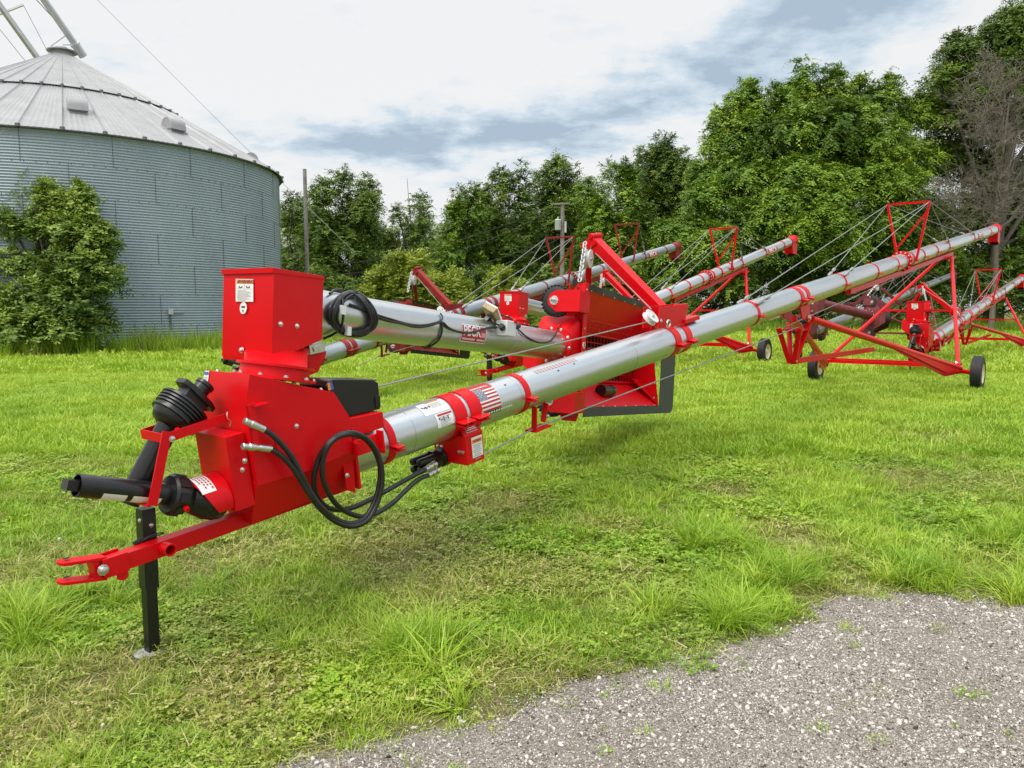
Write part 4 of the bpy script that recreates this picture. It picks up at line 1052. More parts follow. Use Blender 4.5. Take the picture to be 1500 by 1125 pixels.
addg(blades(60, .25, .35, .85, .010, .45, 90, 3)); addg(blades(40, .25, .5, 1.15, .010, .35, 91, 3))   # 15-16 uncut weeds
def band(y0, y1, dens, side=1.6):
    A = [];
    n = int(dens * (y1 - y0) * (.80 * (y0 + y1) + 2 * side)); y = y0 + (y1 - y0) * NR.random(n * 2); hw = .80 * y + side; x = (NR.random(n * 2) * 2 - 1) * (.80 * y1 + side)
    k = np.abs(x) < hw; return x[k][:n], y[k][:n]
PX = []; 
def emit(x, y, idx, scl, tint, dry, z=None, tilt=.12):
    n = len(x); PX.append((np.stack([x, y, gzn(y) - .004 if z is None else z], -1), np.stack([NR.normal(0, tilt, n), NR.normal(0, tilt, n), NR.random(n) * 6.28], -1), scl, idx, tint, dry))
def field_attr(x, y):
    big = fnoise(x, y, 2.6, 1); med = fnoise(x, y, .9, 2); fine = vnoise(x, y, .22, 3)
    tint = np.clip(.46 + .6 * (big - .5) + .7 * (med - .5) + .25 * (fine - .5) + NR.normal(0, .10, len(x)) + np.clip((y - 6) / 14, 0, 1) * .24, 0, 1)
    near = np.clip((11 - y) / 5, 0, 1)
    dry = np.clip((fnoise(x, y, 1.5, 5) - .50) * 4.2, 0, 1) * (.06 + .70 * near) * .95
    dry = np.clip(dry + barren(x, y) * .9 + NR.normal(0, .12, len(x)), 0, 1)
    return tint, dry, med
# near turf
for y0, y1, de, sc in ((1.9, 5.2, 430, 1.0), (5.2, 9.5, 250, 1.12)):
    x, y = band(y0, y1, de); tint, dry, med = field_attr(x, y); g = lot(x, y) + (vnoise(x, y, .3, 8) - .5) * .22; br = barren(x, y)
    keep = (NR.random(len(x)) > np.clip((g + (fnoise(x, y, .35, 51) - .5) * .45) / .30 + .80, 0, .985)) & (NR.random(len(x)) > br * .95)
    w = fnoise(x, y, .7, 12); u = NR.random(len(x)); idx = np.where(u < .45, NR.integers(0, 3, len(x)), NR.integers(3, 5, len(x)))
    cl = w + .25 * (u - .5); idx = np.where(cl > .56, NR.integers(5, 7, len(x)), idx); idx = np.where((dry > .45) & (u < .30), 9, idx); idx = np.where((dry > .45) & (u > .30) & (u < .5), 14, idx)
    s = sc * (.7 + .6 * NR.random(len(x))) * (.75 + .6 * med); s *= np.where(g > -.12, .66, 1)
    tt = np.where((idx == 5) | (idx == 6), tint * .85, tint)
    k = keep; emit(x[k], y[k], idx[k], s[k], tt[k], dry[k])
# straw and thatch lying between the blades, thick on the bare spots and along the gravel
x, y = band(1.9, 9, 230); g = lot(x, y) + (vnoise(x, y, .3, 8) - .5) * .22; k = (g < .03) & (NR.random(len(x)) < .22 + 1.2 * barren(x, y) + .7 * np.clip(1 + g / .35, 0, 1) * fnoise(x, y, .5, 33))
n = k.sum(); emit(x[k], y[k], np.full(n, 14), .7 + .7 * NR.random(n), NR.random(n) * .7, np.clip(.75 + NR.normal(0, .3, n), 0, 1), tilt=.25)
# a few weeds and strays out on the gravel
x, y = band(2, 6, 60); g = lot(x, y); k = (g > -.02) & (g < .55) & (NR.random(len(x)) < .16 * (1 - g / .55) * fnoise(x, y, .4, 41)); n = k.sum()
emit(x[k], y[k], NR.choice([0, 1, 9, 5, 14], n), .35 + .4 * NR.random(n), .2 + .4 * NR.random(n), NR.random(n) * .5)
# tall tufts
x, y = band(2.2, 15, 3.0); tint, dry, med = field_attr(x, y); g = lot(x, y); w = fnoise(x, y, 1.6, 15); k = (g < -.03) & (w > .50) & (NR.random(len(x)) < .9)
emit(x[k], y[k], NR.integers(7, 9, k.sum()), .35 + .55 * NR.random(k.sum()), np.clip(tint[k] + .12, 0, 1), dry[k] * .3, tilt=.2)
TUFT = [G(*q) for q in [(1095, 805), (1150, 850), (1185, 840), (1340, 840), (1460, 795), (1440, 805), (1480, 790), (1130, 845), (610, 945), (590, 960), (640, 960), (1010, 800), (1040, 790), (950, 905), (1160, 660), (1175, 655), (30, 930), (60, 905), (20, 900), (90, 895), (120, 880), (1090, 915), (1060, 905), (1480, 870), (1330, 855), (1380, 855)]]
for p_ in TUFT:
    n = 7; x = p_.x + NR.normal(0, .10, n); y = p_.y + NR.normal(0, .09, n); emit(x, y, NR.integers(7, 9, n), .5 + .45 * NR.random(n), np.clip(.45 + NR.normal(0, .15, n), 0, 1), np.zeros(n) + .05, tilt=.25)
# farther turf
for y0, y1, de, lo in ((9.0, 22, 42, 10), (20, 44, 13, 12), (43, 78, 5, 12)):
    x, y = band(y0, y1, de, 4); tint, dry, med = field_attr(x, y); n = len(x); br = barren(x, y); k = NR.random(n) > br * .9
    sc = (1.0 if lo == 10 else 1.0 + (y - 20) / 40) * (.75 + .5 * NR.random(n)); emit(x[k], y[k], NR.integers(lo, lo + 2, n)[k], sc[k], np.clip(tint + .06, 0, 1)[k], (dry * .5)[k])
# uncut weeds round the bin, below the trees
BINC = V((41 * -.4909, 41 * .8712, 0)); BINR = 9.14
th = NR.random(900) * 2 * np.pi; rr = BINR + .25 + 1.5 * NR.random(900) ** 1.5; x = BINC.x + rr * np.cos(th); y = BINC.y + rr * np.sin(th)
emit(x, y, NR.integers(15, 17, 900), .7 + .8 * NR.random(900), NR.random(900) * .6 + .25, NR.random(900) ** 3 * .7)
x = NR.uniform(-30, 48, 2600); y = 49.5 + NR.random(2600) * 4 + 1.5 * np.sin(x * .3); emit(x, y, NR.integers(15, 17, 2600), .6 + .8 * NR.random(2600), NR.random(2600) * .5, NR.random(2600) ** 3 * .6)
p_, r_, s_, i_, t_, d_ = [np.concatenate([a[k] for a in PX]) for k in range(6)]
scatter('grass', GC, p_, r_, s_, i_, {'shade': t_, 'dry': d_}, 'mown green grass with dry brownish patches covering the field')
# clover heads
FC = bpy.data.collections.new('clover_head'); mb = MB(); mb.lathe((0, 0, .0), (0, 0, 1), [(0, .0012), (.05, .0012), (.050, .006), (.056, .009), (.063, .008), (.068, .002)], 8)
plain('clover_white', (.62, .60, .52), .7, var=.2, bmp=0); source(FC, 0, mb.mesh('clover_head', ['clover_white']))
x, y = band(2.4, 7.5, 1.1, .5); k = (lot(x, y) < -.1) & (fnoise(x, y, 1.2, 21) > .5); x, y = x[k], y[k]; n = len(x)
scatter('clover_flowers', FC, np.stack([x, y, gzn(y)], -1), np.stack([NR.normal(0, .2, n), NR.normal(0, .2, n), NR.random(n) * 6], -1), .7 + .6 * NR.random(n), np.zeros(n, int), {'shade': np.zeros(n)}, 'scattered small white clover flowers in the grass')
# stones
m, nt, b = mat('stone'); a = nt.nodes.new('ShaderNodeAttribute'); a.attribute_type = 'INSTANCER'; a.attribute_name = 'shade'
c = ramp(nt, a.outputs['Fac'], [(0, (.055, .046, .04)), (.25, (.23, .205, .175)), (.55, (.48, .44, .385)), (.85, (.62, .585, .53)), (1, (.73, .70, .66))]).outputs[0]
c = mixc(nt, mth(nt, 'MULTIPLY', noise(nt, 60, 4, .7, objco(nt)).outputs[0], .5), c, mixc(nt, .5, c, (.16, .13, .12))); nt.links.new(c, b.inputs['Base Color']); setp(b, Roughness=.85, Specular_IOR_Level=.25)
ST = bpy.data.collections.new('pebble')
for k in range(6):
    bm = bmesh.new(); bmesh.ops.create_icosphere(bm, subdivisions=2 if k < 4 else 1, radius=1); g = random.Random(k)
    cuts = [(V((g.gauss(0, 1), g.gauss(0, 1), g.gauss(0, 1))).normalized(), g.uniform(.45, .85)) for _ in range(9)]
    for v in bm.verts:
        for nn, dd in cuts:
            q = v.co.dot(nn)
            if q > dd: v.co -= nn * (q - dd)
        v.co.z *= .62; v.co.x *= 1.15
    me = bpy.data.meshes.new('pebble'); bm.to_mesh(me); bm.free(); me.materials.append(m); source(ST, k, me)
N_ = 380000; x = NR.uniform(-1.6, 5.6, N_); y = 1.9 + 3.6 * NR.random(N_) ** .9
g = lot(x, y) + (vnoise(x, y, .25, 8) - .5) * .16; cover = .35 + .95 * fnoise(x, y, .9, 31); k = (np.abs(x) < .8 * y + .6) & (g > -.30) & (NR.random(N_) < np.clip(g / .3 + .55, .04, 1) * cover)
x, y = x[k], y[k]; n = len(x); sz = .0024 + .0036 * NR.random(n) ** 2.2 + .010 * NR.random(n) ** 30
scatter('gravel', ST, np.stack([x, y, np.where(lot(x, y) > 0, zlot(x, y), gzn(y) + .002) + sz * .28], -1), NR.random((n, 3)) * [.8, .8, 6.28], sz, NR.integers(0, 6, n), {'shade': np.clip(NR.normal(.50, .27, n) + (sz > .010) * .22, 0, 1)}, 'grey crushed gravel covering the lot at lower right')
# ================================================================ grain bin
EAVE = 8.0; PEAK = 13.2
mb = MB(MX.Identity(4)); NS = 220; rings = []
nr = int(EAVE / .1016 * 6)
for k in range(nr + 1):
    z = EAVE * k / nr; r = BINR + .0145 * math.cos(2 * math.pi * z / .1016); rings.append([(r * math.cos(2 * math.pi * i / NS), r * math.sin(2 * math.pi * i / NS), z) for i in range(NS)])
mb.loft(rings, cap=False)
BIN = thing('grain_bin', (BINC.x, BINC.y, -.06), 'large round corrugated galvanized grain bin with conical metal roof', 'grain bin')
def binpart(name, mb, mats, sharp=60, par=None): o = link(name, mb.mesh(name, mats, sharp), par or BIN); return o
wall_ = binpart('bin_wall', mb, ['bin_wall'], 80)
mb = MB(); nrg = 7; rh = EAVE / nrg
for k in range(nrg):
    for i in range(20):
        t = 2 * math.pi * (i + .5 * (k % 2) + .13) / 20; c, s_ = math.cos(t), math.sin(t); q = (-s_, c)
        r0, r1 = BINR - .02, BINR + .015; w = .007
        mb.prism([(r1 * c - q[0] * w, r1 * s_ - q[1] * w, k * rh), (r1 * c + q[0] * w, r1 * s_ + q[1] * w, k * rh), (r0 * c + q[0] * w, r0 * s_ + q[1] * w, k * rh), (r0 * c - q[0] * w, r0 * s_ - q[1] * w, k * rh)], (0, 0, rh * .999))
    if k:
        for i in range(160):
            t = 2 * math.pi * (i + .3) / 160; c, s_ = math.cos(t), math.sin(t); mb.box(BINR * c * 1.0013 - .012, BINR * c * 1.0013 + .012, BINR * s_ * 1.0013 - .012, BINR * s_ * 1.0013 + .012, k * rh - .012, k * rh + .012)
binpart('panel_seams', mb, ['dark_line'], par=wall_)
# roof: two tiers of ribbed sheets
mb = MB(); NP = 44; per = 30
def roofring(f, lift=0):
    out = []
    for i in range(NP):
        for j in range(per):
            u = j / per; t = 2 * math.pi * (i + u) / NP; r = (BINR + .16) * f; h = EAVE + (PEAK - EAVE) * (1 - f) + lift
            rib = .085 * max(0, 1 - abs(u - .5) / .045) ; rib += .012 * math.cos(2 * math.pi * u * 7) * (1 if abs(u - .5) > .08 else 0)
            out.append((r * math.cos(t), r * math.sin(t), h + rib * min(1, f * 1.6)))
    return out
mb.loft([roofring(1.0), roofring(.75), roofring(.50)], cap=False)
mb.loft([roofring(.52, .07), roofring(.3, .07), roofring(.055, .07)], cap=False)
roof_ = binpart('bin_roof', mb, ['bin_roof'], 50)
mb = MB()
for f, h, w in ((.525, .08, .022), (1.0, -.02, .04)):
    r = (BINR + .16) * f; z = EAVE + (PEAK - EAVE) * (1 - f) + h; mb.pipe([(r * math.cos(2 * math.pi * i / 120), r * math.sin(2 * math.pi * i / 120), z) for i in range(121)], w * .6, 6)
for f, h, w in ((.525, .1, .05), (1.0, .03, .06)):
    for i in range(NP):
        t = 2 * math.pi * (i + .5) / NP; r = (BINR + .17) * f; z = EAVE + (PEAK - EAVE) * (1 - f) + h; mb.box(r * math.cos(t) - w, r * math.cos(t) + w, r * math.sin(t) - w, r * math.sin(t) + w, z - w, z + w * .8)
binpart('roof_rings', mb, ['dark_line'], par=roof_)
mb = MB(); mb.cyl((0, 0, PEAK - .30), (0, 0, PEAK + .02), .5, .42, 24); mb.lathe((0, 0, PEAK - .02), (0, 0, 1), [(0, .62), (.04, .62), (.07, .40), (.16, .26), (.18, .26)], 24); binpart('roof_cap', mb, ['bin_roof'], par=roof_)
def find_az(px, f):
    best = None
    for k in range(720):
        t = 2 * math.pi * k / 720; r = BINR * f; x, y = BINC.x + r * math.cos(t), BINC.y + r * math.sin(t)
        z = y * math.cos(PIT) - (EAVE + (PEAK - EAVE) * (1 - f) - CAMH) * math.sin(PIT); q = abs(750 + F * x / z - px)
        toward = -(math.cos(t) * BINC.x + math.sin(t) * BINC.y)
        if (px < 330 and toward > 0) or (px >= 330 and abs(toward) < 26):
            if best is None or q < best[0]: best = (q, t)
    return best[1]
for px, f in ((113, .80), (253, .84), (350, .84), (391, .86)):
    t = find_az(px, f); r = BINR * f; z = EAVE + (PEAK - EAVE) * (1 - f); mb = MB()
    mb.box(-.2, .26, -.27, .27, -.25, .10)
    pr = [(-.24, .05)] + [(.02 - .30 * math.cos(a) * 1.0, .12 + .34 * math.sin(a)) for a in [math.pi * q / 10 for q in range(0, 11)]] + [(.34, .02)]
    mb.prism([(a, -.30, b) for a, b in pr], (0, .60, 0)); mb.m(1); mb.box(.26, .33, -.24, .24, -.02, .05)
    o = link('roof_vent', mb.mesh('roof_vent', ['bin_roof', 'dark_line']), roof_, MX.Translation((r * math.cos(t), r * math.sin(t), z)) @ MX.Rotation(t, 4, 'Z') @ MX.Diagonal((1.12, 1.12, 1.12, 1)), .01)
mb = MB(); t0 = math.atan2(P(267, 457, 29)[1] - BINC.y, P(267, 457, 29)[0] - BINC.x); c, s_ = math.cos(t0), math.sin(t0); M0 = MX.Translation((BINR * c, BINR * s_, 1.65)) @ MX.Rotation(t0, 4, 'Z')
mb.M = M0; mb.box(-.02, .10, -.09, .09, -.10, .12); mb.m(1); mb.cyl((.05, 0, -.7), (.05, 0, -.10), .03, n=8); mb.pipe([(.05 - .35 * 0, .09 + .45 * q, -.08) for q in range(2)], .02, 6); mb.M = None
binpart('electrical_box', mb, ['insulator_grey', 'dark_line'])
# spouts and their cables coming down from the elevator outside the picture
def line_obj(name, pts, r, m, label, cat, group=None, n=8):
    mb = MB(); mb.pipe(pts, r, n); return tag(link(name, mb.mesh(name, [m])), label, cat, group)
plain('pale_pipe', (.55, .57, .58), .4, metal=.5, var=.1, scale=3)
plain('wire_dark', (.05, .05, .05), .6, var=0, bmp=0); plain('wire_pale', (.30, .31, .32), .5, var=0, bmp=0)
a, b = P(119, 78, 35.6), P(55, -14, 33.5); d = (b - a).normalized(); far_ = b + d * 9
mb = MB(); mb.pipe([a - d * .1, far_], .15, 16); mb.lathe(a - d * .15, d, [(0, .19), (.5, .19), (.52, .22), (.62, .22), (.64, .16)], 16); sp_ = tag(link('downspout', mb.mesh('downspout', ['pale_pipe'])), 'pale round grain downspout running down to the peak of the bin roof', 'grain spout')
mb = MB(); mb.bar(BINC + V((-.3, -.3, PEAK + .1)), a + d * 1.0 + V((0, 0, -.1)), .05, .05); mb.bar(BINC + V((.3, -.4, PEAK + .1)), a + d * .4, .05, .05); link('support_leg', mb.mesh('support_leg', ['pale_pipe']), sp_)
mb = MB(); o = V((.45, -.3, .35))
mb.pipe([a + d * 2.6, a + d * 5 + o, far_ + o * .8], .02, 6); mb.pipe([a + d * 1.0, a + d * 5 - o * 1.3, far_ - o], .02, 6); link('truss_cable', mb.mesh('truss_cable', ['wire_pale']), sp_)
a, b = P(70, 106, 46), P(-6, 0, 43); d = (b - a).normalized(); mb = MB(); mb.bar(a - d * 5, b + d * 7, .24, .24); sp2 = tag(link('downspout', mb.mesh('downspout', ['pale_pipe'])), 'second grey grain spout slanting down behind the bin roof at upper left', 'grain spout')
mb = MB(); q = a.lerp(b, .80); mb.bar(P(-14, 26, 44), P(34, 7, 44), .1, .1); link('spreader_bar', mb.mesh('spreader_bar', ['pale_pipe']), sp2)
mb = MB(); mb.pipe([P(34, 7, 44), P(80, 95, 46.5)], .016, 6); mb.pipe([P(-14, 26, 44), P(52, 108, 46.5)], .016, 6); link('truss_cable', mb.mesh('truss_cable', ['wire_pale']), sp2)
line_obj('guy_wire', [P(105, -40, 52), P(143, 0, 52), P(345, 202, 53), P(440, 293, 54), P(520, 370, 55)], .016, 'wire_pale', 'thin guy wire slanting down from upper left past the right edge of the bin', 'wire')
# poles
mb = MB(); q = P(452, 470, 42); mb.pipe([(q.x, q.y, -.3), (q.x, q.y, CAMH + 42 * (.2746 - .0989))], .13, 12, rr=[.125, .10]); tag(link('wooden_post', mb.mesh('wooden_post', ['old_wood'])), 'bare weathered wooden pole just right of the grain bin', 'pole')
q = P(823, 470, 50); up_ = thing('utility_pole', (q.x, q.y, 0), 'utility pole with crossarm and transformer in front of the trees', 'utility pole')
top = CAMH + 50 * (.2325 - .0989)
mb = MB(); mb.pipe([(0, 0, -.3), (0, 0, top)], .14, 12, rr=[.17, .12]); link('pole', mb.mesh('pole', ['old_wood']), up_)
mb = MB(); mb.bar((-.75, -.1, top - .12), (.45, -.1, top - .05), .09, .11); link('crossarm', mb.mesh('crossarm', ['old_wood']), up_)
mb = MB(); mb.lathe((-.30, -.20, top - 1.75), (0, 0, 1), [(0, .19), (.02, .2), (.60, .2), (.62, .21), (.68, .18), (.70, .04), (.86, .03)], 18); mb.box(.12, .24, -.2, -.06, top - 1.9, top - 1.2); link('transformer', mb.mesh('transformer', ['insulator_grey']), up_)
W = lambda *c: V(P(*c))
tq = V((q.x, q.y, top))
def sag(a, b, s): return [a.lerp(b, k / 12) - V((0, 0, s * 4 * (k / 12) * (1 - k / 12))) for k in range(13)]
for i, (z_, ex, ey, sg) in enumerate(((-.1, 420, 392, .9), (-.12, 400, 402, 1.4), (-2.0, 420, 408, 1.2), (-2.2, 560, 412, .9))):
    mb = MB(); mb.pipe(sag(tq + V((-.5 if i == 0 else -.1, -.15, z_)), W(ex, ey, 44 if i else 46), sg), .013, 5); tag(link('power_line', mb.mesh('power_line', ['wire_dark'])), ('sagging power line from the crossarm end toward the bin', 'sagging power line from just below the crossarm toward the bin', 'lower service wire from below the transformer toward the bin', 'lowest service wire below the transformer ending by the light green brush')[i], 'wire')
mb = MB(); mb.pipe([tq + V((.05, 0, -.5)), W(862, 420, 50)], .012, 5); tag(link('guy_wire', mb.mesh('guy_wire', ['wire_dark'])), 'guy wire sloping down right from the utility pole', 'wire')
# ================================================================ trees and brush
LD = [(0, (.040, .080, .011)), (.4, (.105, .185, .019)), (.75, (.19, .29, .030)), (1, (.29, .38, .055))]
LM = leafy('tree_leaves', LD, trans=.16); 
LB = leafy('bright_leaves', [(0, (.042, .092, .010)), (.4, (.13, .245, .018)), (.75, (.25, .395, .030)), (1, (.37, .49, .055))], trans=.20)
LY = leafy('yellow_green_leaves', [(0, (.12, .17, .016)), (.5, (.29, .37, .035)), (1, (.46, .52, .075))], trans=.35)
LS = leafy('shrub_leaves', [(0, (.05, .105, .018)), (.45, (.15, .25, .036)), (1, (.40, .52, .10))], trans=.28)
def unit(a): return a / (np.linalg.norm(a, axis=-1, keepdims=True) + 1e-9)
def spray_quads(C, O, g, nspray, nleaf, slen, lw, ll, droop, tbase):
    n = len(C); C = np.repeat(C, nspray, 0); O = np.repeat(O, nspray, 0); tb = np.repeat(tbase, nspray); m_ = len(C)
    d = unit(O * .9 + g.normal(0, .75, (m_, 3)) + [0, 0, .25]); L = slen * (.65 + .7 * g.random(m_))
    up = np.tile([[0., 0, 1]], (m_, 1)); sd = unit(np.cross(d, up) + g.normal(0, .15, (m_, 3))); Q = []; T_ = []
    for k in range(nleaf):
        u = (k + .6) / nleaf; p = C + d * (L * u)[:, None] + np.array([0, 0, -1.]) * (droop * L * u * u)[:, None]
        s = 1 if k % 2 else -1; ld = unit(d * .55 + sd * s * .9 + np.array([0, 0, -droop * (.4 + .6 * u)]) + g.normal(0, .22, (m_, 3)))
        nn = unit(np.cross(ld, O * .9 + up * .55) + g.normal(0, .22, (m_, 3))); l = (ll * (.7 + .6 * g.random(m_)))[:, None]; w = nn * (lw * (.7 + .6 * g.random(m_)))[:, None]
        Q.append(np.stack([p, p + ld * l * .45 + w, p + ld * l, p + ld * l * .45 - w], 1)); T_.append(np.clip(tb + g.normal(0, .10, m_) + .12 * (u - .5), 0, 1))
    return np.concatenate(Q), np.concatenate(T_)
def lobes_clusters(lobes, dens, g, fill=.35):
    C = []; O = []; T_ = []
    for (x, y, z, rx, ry, rz, *tb) in lobes:
        n = max(6, int(dens * 4 * math.pi * ((rx * ry * rz) ** (2 / 3)))); d = unit(g.normal(0, 1, (n, 3))); d[:, 2] = np.where(d[:, 2] < -.45, -d[:, 2], d[:, 2])
        r = np.where(g.random(n) < fill, .35 + .5 * g.random(n), .86 + .26 * g.random(n))[:, None]
        C.append(np.array([x, y, z]) + d * r * [rx, ry, rz]); O.append(d); T_.append(np.clip((tb[0] if tb else 0) + g.normal(.42, .17) + g.normal(0, .13, n) + .0 * d[:, 2], 0, 1))
    return np.concatenate(C), np.concatenate(O), np.concatenate(T_)
TREEG = 'trees along the back of the field'
def sublobes(lobes, k, g):
    out = []
    for (x, y, z, rx, ry, rz, *tb) in lobes:
        out.append((x, y, z, rx * .80, ry * .80, rz * .80, *tb))
        for _ in range(k):
            d = unit(g.normal(0, 1, 3)); d[2] = abs(d[2]) * .8 - .12; f = g.uniform(.36, .58); out.append((x + d[0] * rx * .74, y + d[1] * ry * .74, z + d[2] * rz * .80, rx * f, ry * f, rz * f * 1.35, *tb))
    return out
def tree(name, loc, lobes, label, leaf=LM, dens=3.1, seed=0, tr=.28, trunk_top=.6, group=TREEG, cat='tree', nspray=5, nleaf=8, slen=.62, lw=.043, ll=.20, droop=.45, bark='bark', stems=1, fill=.35, sub_=3):
    g = np.random.default_rng(seed); rr = random.Random(seed)
    root = thing(name, loc, label, cat, group)
    C, O, T_ = lobes_clusters(sublobes(lobes, sub_, g) if sub_ else lobes, dens, g, fill); k = C[:, 2] > .15; Q, t = spray_quads(C[k], O[k], g, nspray, nleaf, slen, lw, ll, droop, T_[k])
    link('crown', quads_mesh('crown', Q, leaf, t), root)
    mb = MB(); hmax = max(l[2] for l in lobes)
    for s_ in range(stems):
        bx, by = (rr.uniform(-.4, .4), rr.uniform(-.3, .3)) if stems > 1 else (0, 0); tx, ty = rr.uniform(-.5, .5), rr.uniform(-.5, .5); top = V((tx, ty, hmax * trunk_top))
        mb.pipe([(bx, by, -.2), (bx * .9, by * .9, hmax * .12), V((bx, by, 0)).lerp(top, .55), top], tr, 10, rr=[tr * 1.35, tr, tr * .75, tr * .4])
    for (x, y, z, rx, ry, rz, *tb) in lobes:
        e = V((x, y, z)); f = rr.uniform(.35, .9); st = V((0, 0, 0)).lerp(top, min(f, max(.15, (z - 1.5) / max(.1, top.z)))); mid = st.lerp(e, .5) + V((rr.uniform(-.3, .3), rr.uniform(-.3, .3), .25))
        if (e - st).length > .5: mb.pipe([st, mid, e], tr * .3, 6, rr=[tr * .42, tr * .28, tr * .10])
        for _ in range(3):
            q = e + V((rr.gauss(0, 1) * rx * .55, rr.gauss(0, 1) * ry * .55, abs(rr.gauss(0, 1)) * rz * .5)); mb.pipe([mid.lerp(e, .6), q], .03, 5, rr=[tr * .16, .015])
    link('trunk', mb.mesh('trunk', [bark]), root); return root
def crown(w, h, d, base, n, seed, lump=.30, top=1.0):
    r = random.Random(seed); out = [(0, 0, base + h * .5, w * .30, d * .30, h * .40)]
    for i in range(n):
        a = 2 * math.pi * (i * .618 + r.random() * .2); zz = (i + .5) / n; prof = math.sin(math.pi * min(1, .18 + zz * .74)) ** .7
        s = lump * (.75 + .5 * r.random()); out.append((math.cos(a) * w * .5 * prof * (1 - s * .6), math.sin(a) * d * .5 * prof * (1 - s * .6), base + h * (.10 + .84 * zz), w * s * .62, d * s * .62, h * s * .55))
    return out
def hgt(py, z): return CAMH + z * ((562.5 - py) / F * math.cos(PIT) - math.sin(PIT))
def treepx(name, x0, x1, ytop, z, label, base=1.5, n=14, seed=0, depth=None, lump=.30, **k):
    q = P((x0 + x1) / 2, 470, z); w = (x1 - x0) / F * z; h = hgt(ytop, z) - base
    return tree(name, (q.x, q.y, 0), crown(w, h, depth or max(4, w * .8), base, n, seed, lump), label, seed=seed, **k)
treepx('tree', 405, 470, 290, 63, 'dark tree showing between the bin and the bare wooden pole', seed=1, n=10, base=.6)
treepx('tree', 455, 570, 268, 60, 'full green tree just right of the bare wooden pole', seed=2, n=15, base=.6, lump=.33)
treepx('tree', 572, 640, 288, 62, 'slender open tree with sky showing through its branches', seed=3, n=9, base=2.5, dens=1.7, lump=.26)
treepx('tree', 630, 715, 290, 58, 'broad mid green tree behind the light green brush', seed=4, n=12, base=.4, leaf=LB, lump=.33)
treepx('tree', 690, 785, 264, 61, 'tall narrow crowned tree left of the utility pole', seed=5, n=15, base=.6, lump=.33)
treepx('tree', 770, 870, 246, 64, 'dark leafy tree behind the utility pole', seed=6, n=15, base=.6, lump=.33)
treepx('tree', 835, 945, 258, 57, 'brighter green rounded tree right of the utility pole', seed=7, n=14, base=.4, leaf=LB, lump=.33)
treepx('tree', 905, 1040, 232, 63, 'tall dark tree left of the big bright tree', seed=8, n=16, base=.6, lump=.33)
for i, (x0, x1, yt, z, lb) in enumerate([(400, 520, 315, 72, 'far dark tree behind the full green tree by the post'), (500, 620, 335, 70, 'far dark tree filling the low gap behind the slender open tree'), (600, 700, 330, 73, 'far dark tree behind the broad mid green tree'), (690, 800, 310, 71, 'far dark tree behind the narrow crowned tree'), (790, 900, 300, 72, 'far dark tree behind the utility pole and the brighter rounded tree'), (890, 1010, 300, 71, 'far dark tree behind the tall dark tree left of the biggest one'), (990, 1130, 300, 70, 'far dark tree behind the left half of the biggest tree'), (1110, 1260, 290, 71, 'far dark tree behind the middle of the biggest tree'), (1240, 1390, 285, 70, 'far dark tree behind the right half of the biggest tree'), (1370, 1560, 250, 69, 'far dark tree behind the bare dead tree')]):
    treepx('tree', x0, x1, yt, z, lb, base=.3, n=13, seed=80 + i, depth=6, lump=.34, dens=2.0)
q = P(1195, 470, 56)
def pl(px, py, z, r, rz=None): 
    c = P(px, py, z); return (c.x - q.x, c.y - q.y, c.z, r, r, rz or r * .8)
big = [pl(*a) for a in [(1105, 178, 55, 1.9), (1160, 165, 54, 1.7), (1212, 150, 55, 2.0), (1280, 160, 54, 1.9), (1328, 178, 55, 1.5), (1085, 215, 54, 2.3), (1150, 215, 52.5, 2.6), (1220, 205, 52, 2.6), (1290, 215, 52, 2.5), (1335, 240, 54, 1.6), (1065, 262, 54, 2.2), (1120, 275, 52, 2.4), (1190, 275, 51, 2.6), (1260, 275, 51, 2.4), (1320, 285, 52, 2.2), (1040, 305, 53, 2.2), (1090, 330, 51.5, 2.3), (1165, 320, 50.5, 2.1), (1215, 335, 49.5, 2.2), (1010, 350, 52, 2.2), (1050, 370, 51, 2.2), (1150, 370, 50, 2.0), (1230, 370, 49.5, 2.0), (990, 385, 52, 1.9), (1290, 340, 51, 2.0), (1320, 370, 51, 1.8), (1250, 250, 56, 4.0), (1130, 260, 57, 4.0), (1190, 190, 57, 3.5)]] + [pl(*a) + (.10,) for a in [(1096, 152, 54.5, .75, 1.7), (1136, 148, 54, .6, 1.4), (1172, 138, 54.5, .75, 1.9), (1212, 134, 54, .9, 1.9), (1262, 138, 54, .7, 1.5), (1300, 144, 54, .8, 1.7), (1062, 185, 54, .9, 1.4), (1048, 225, 54, .9, 1.2), (1030, 262, 53.5, .9, 1.2), (1075, 160, 54.5, .7, 1.3), (1350, 165, 54, .8, 1.4), (1150, 300, 49.5, 1.2, 1.3), (1215, 300, 49, 1.2, 1.3), (1175, 345, 48.8, 1.1, 1.0), (1240, 345, 48.8, 1.1, 1.0)]]
tree('tree', (q.x, q.y, 0), big, 'biggest bright green tree with feathery drooping leaf tufts, right of centre', leaf=LB, dens=3.0, seed=21, tr=.42, trunk_top=.8, nspray=6, nleaf=9, slen=.75, lw=.044, ll=.23, droop=.6)
q = P(1450, 470, 54)
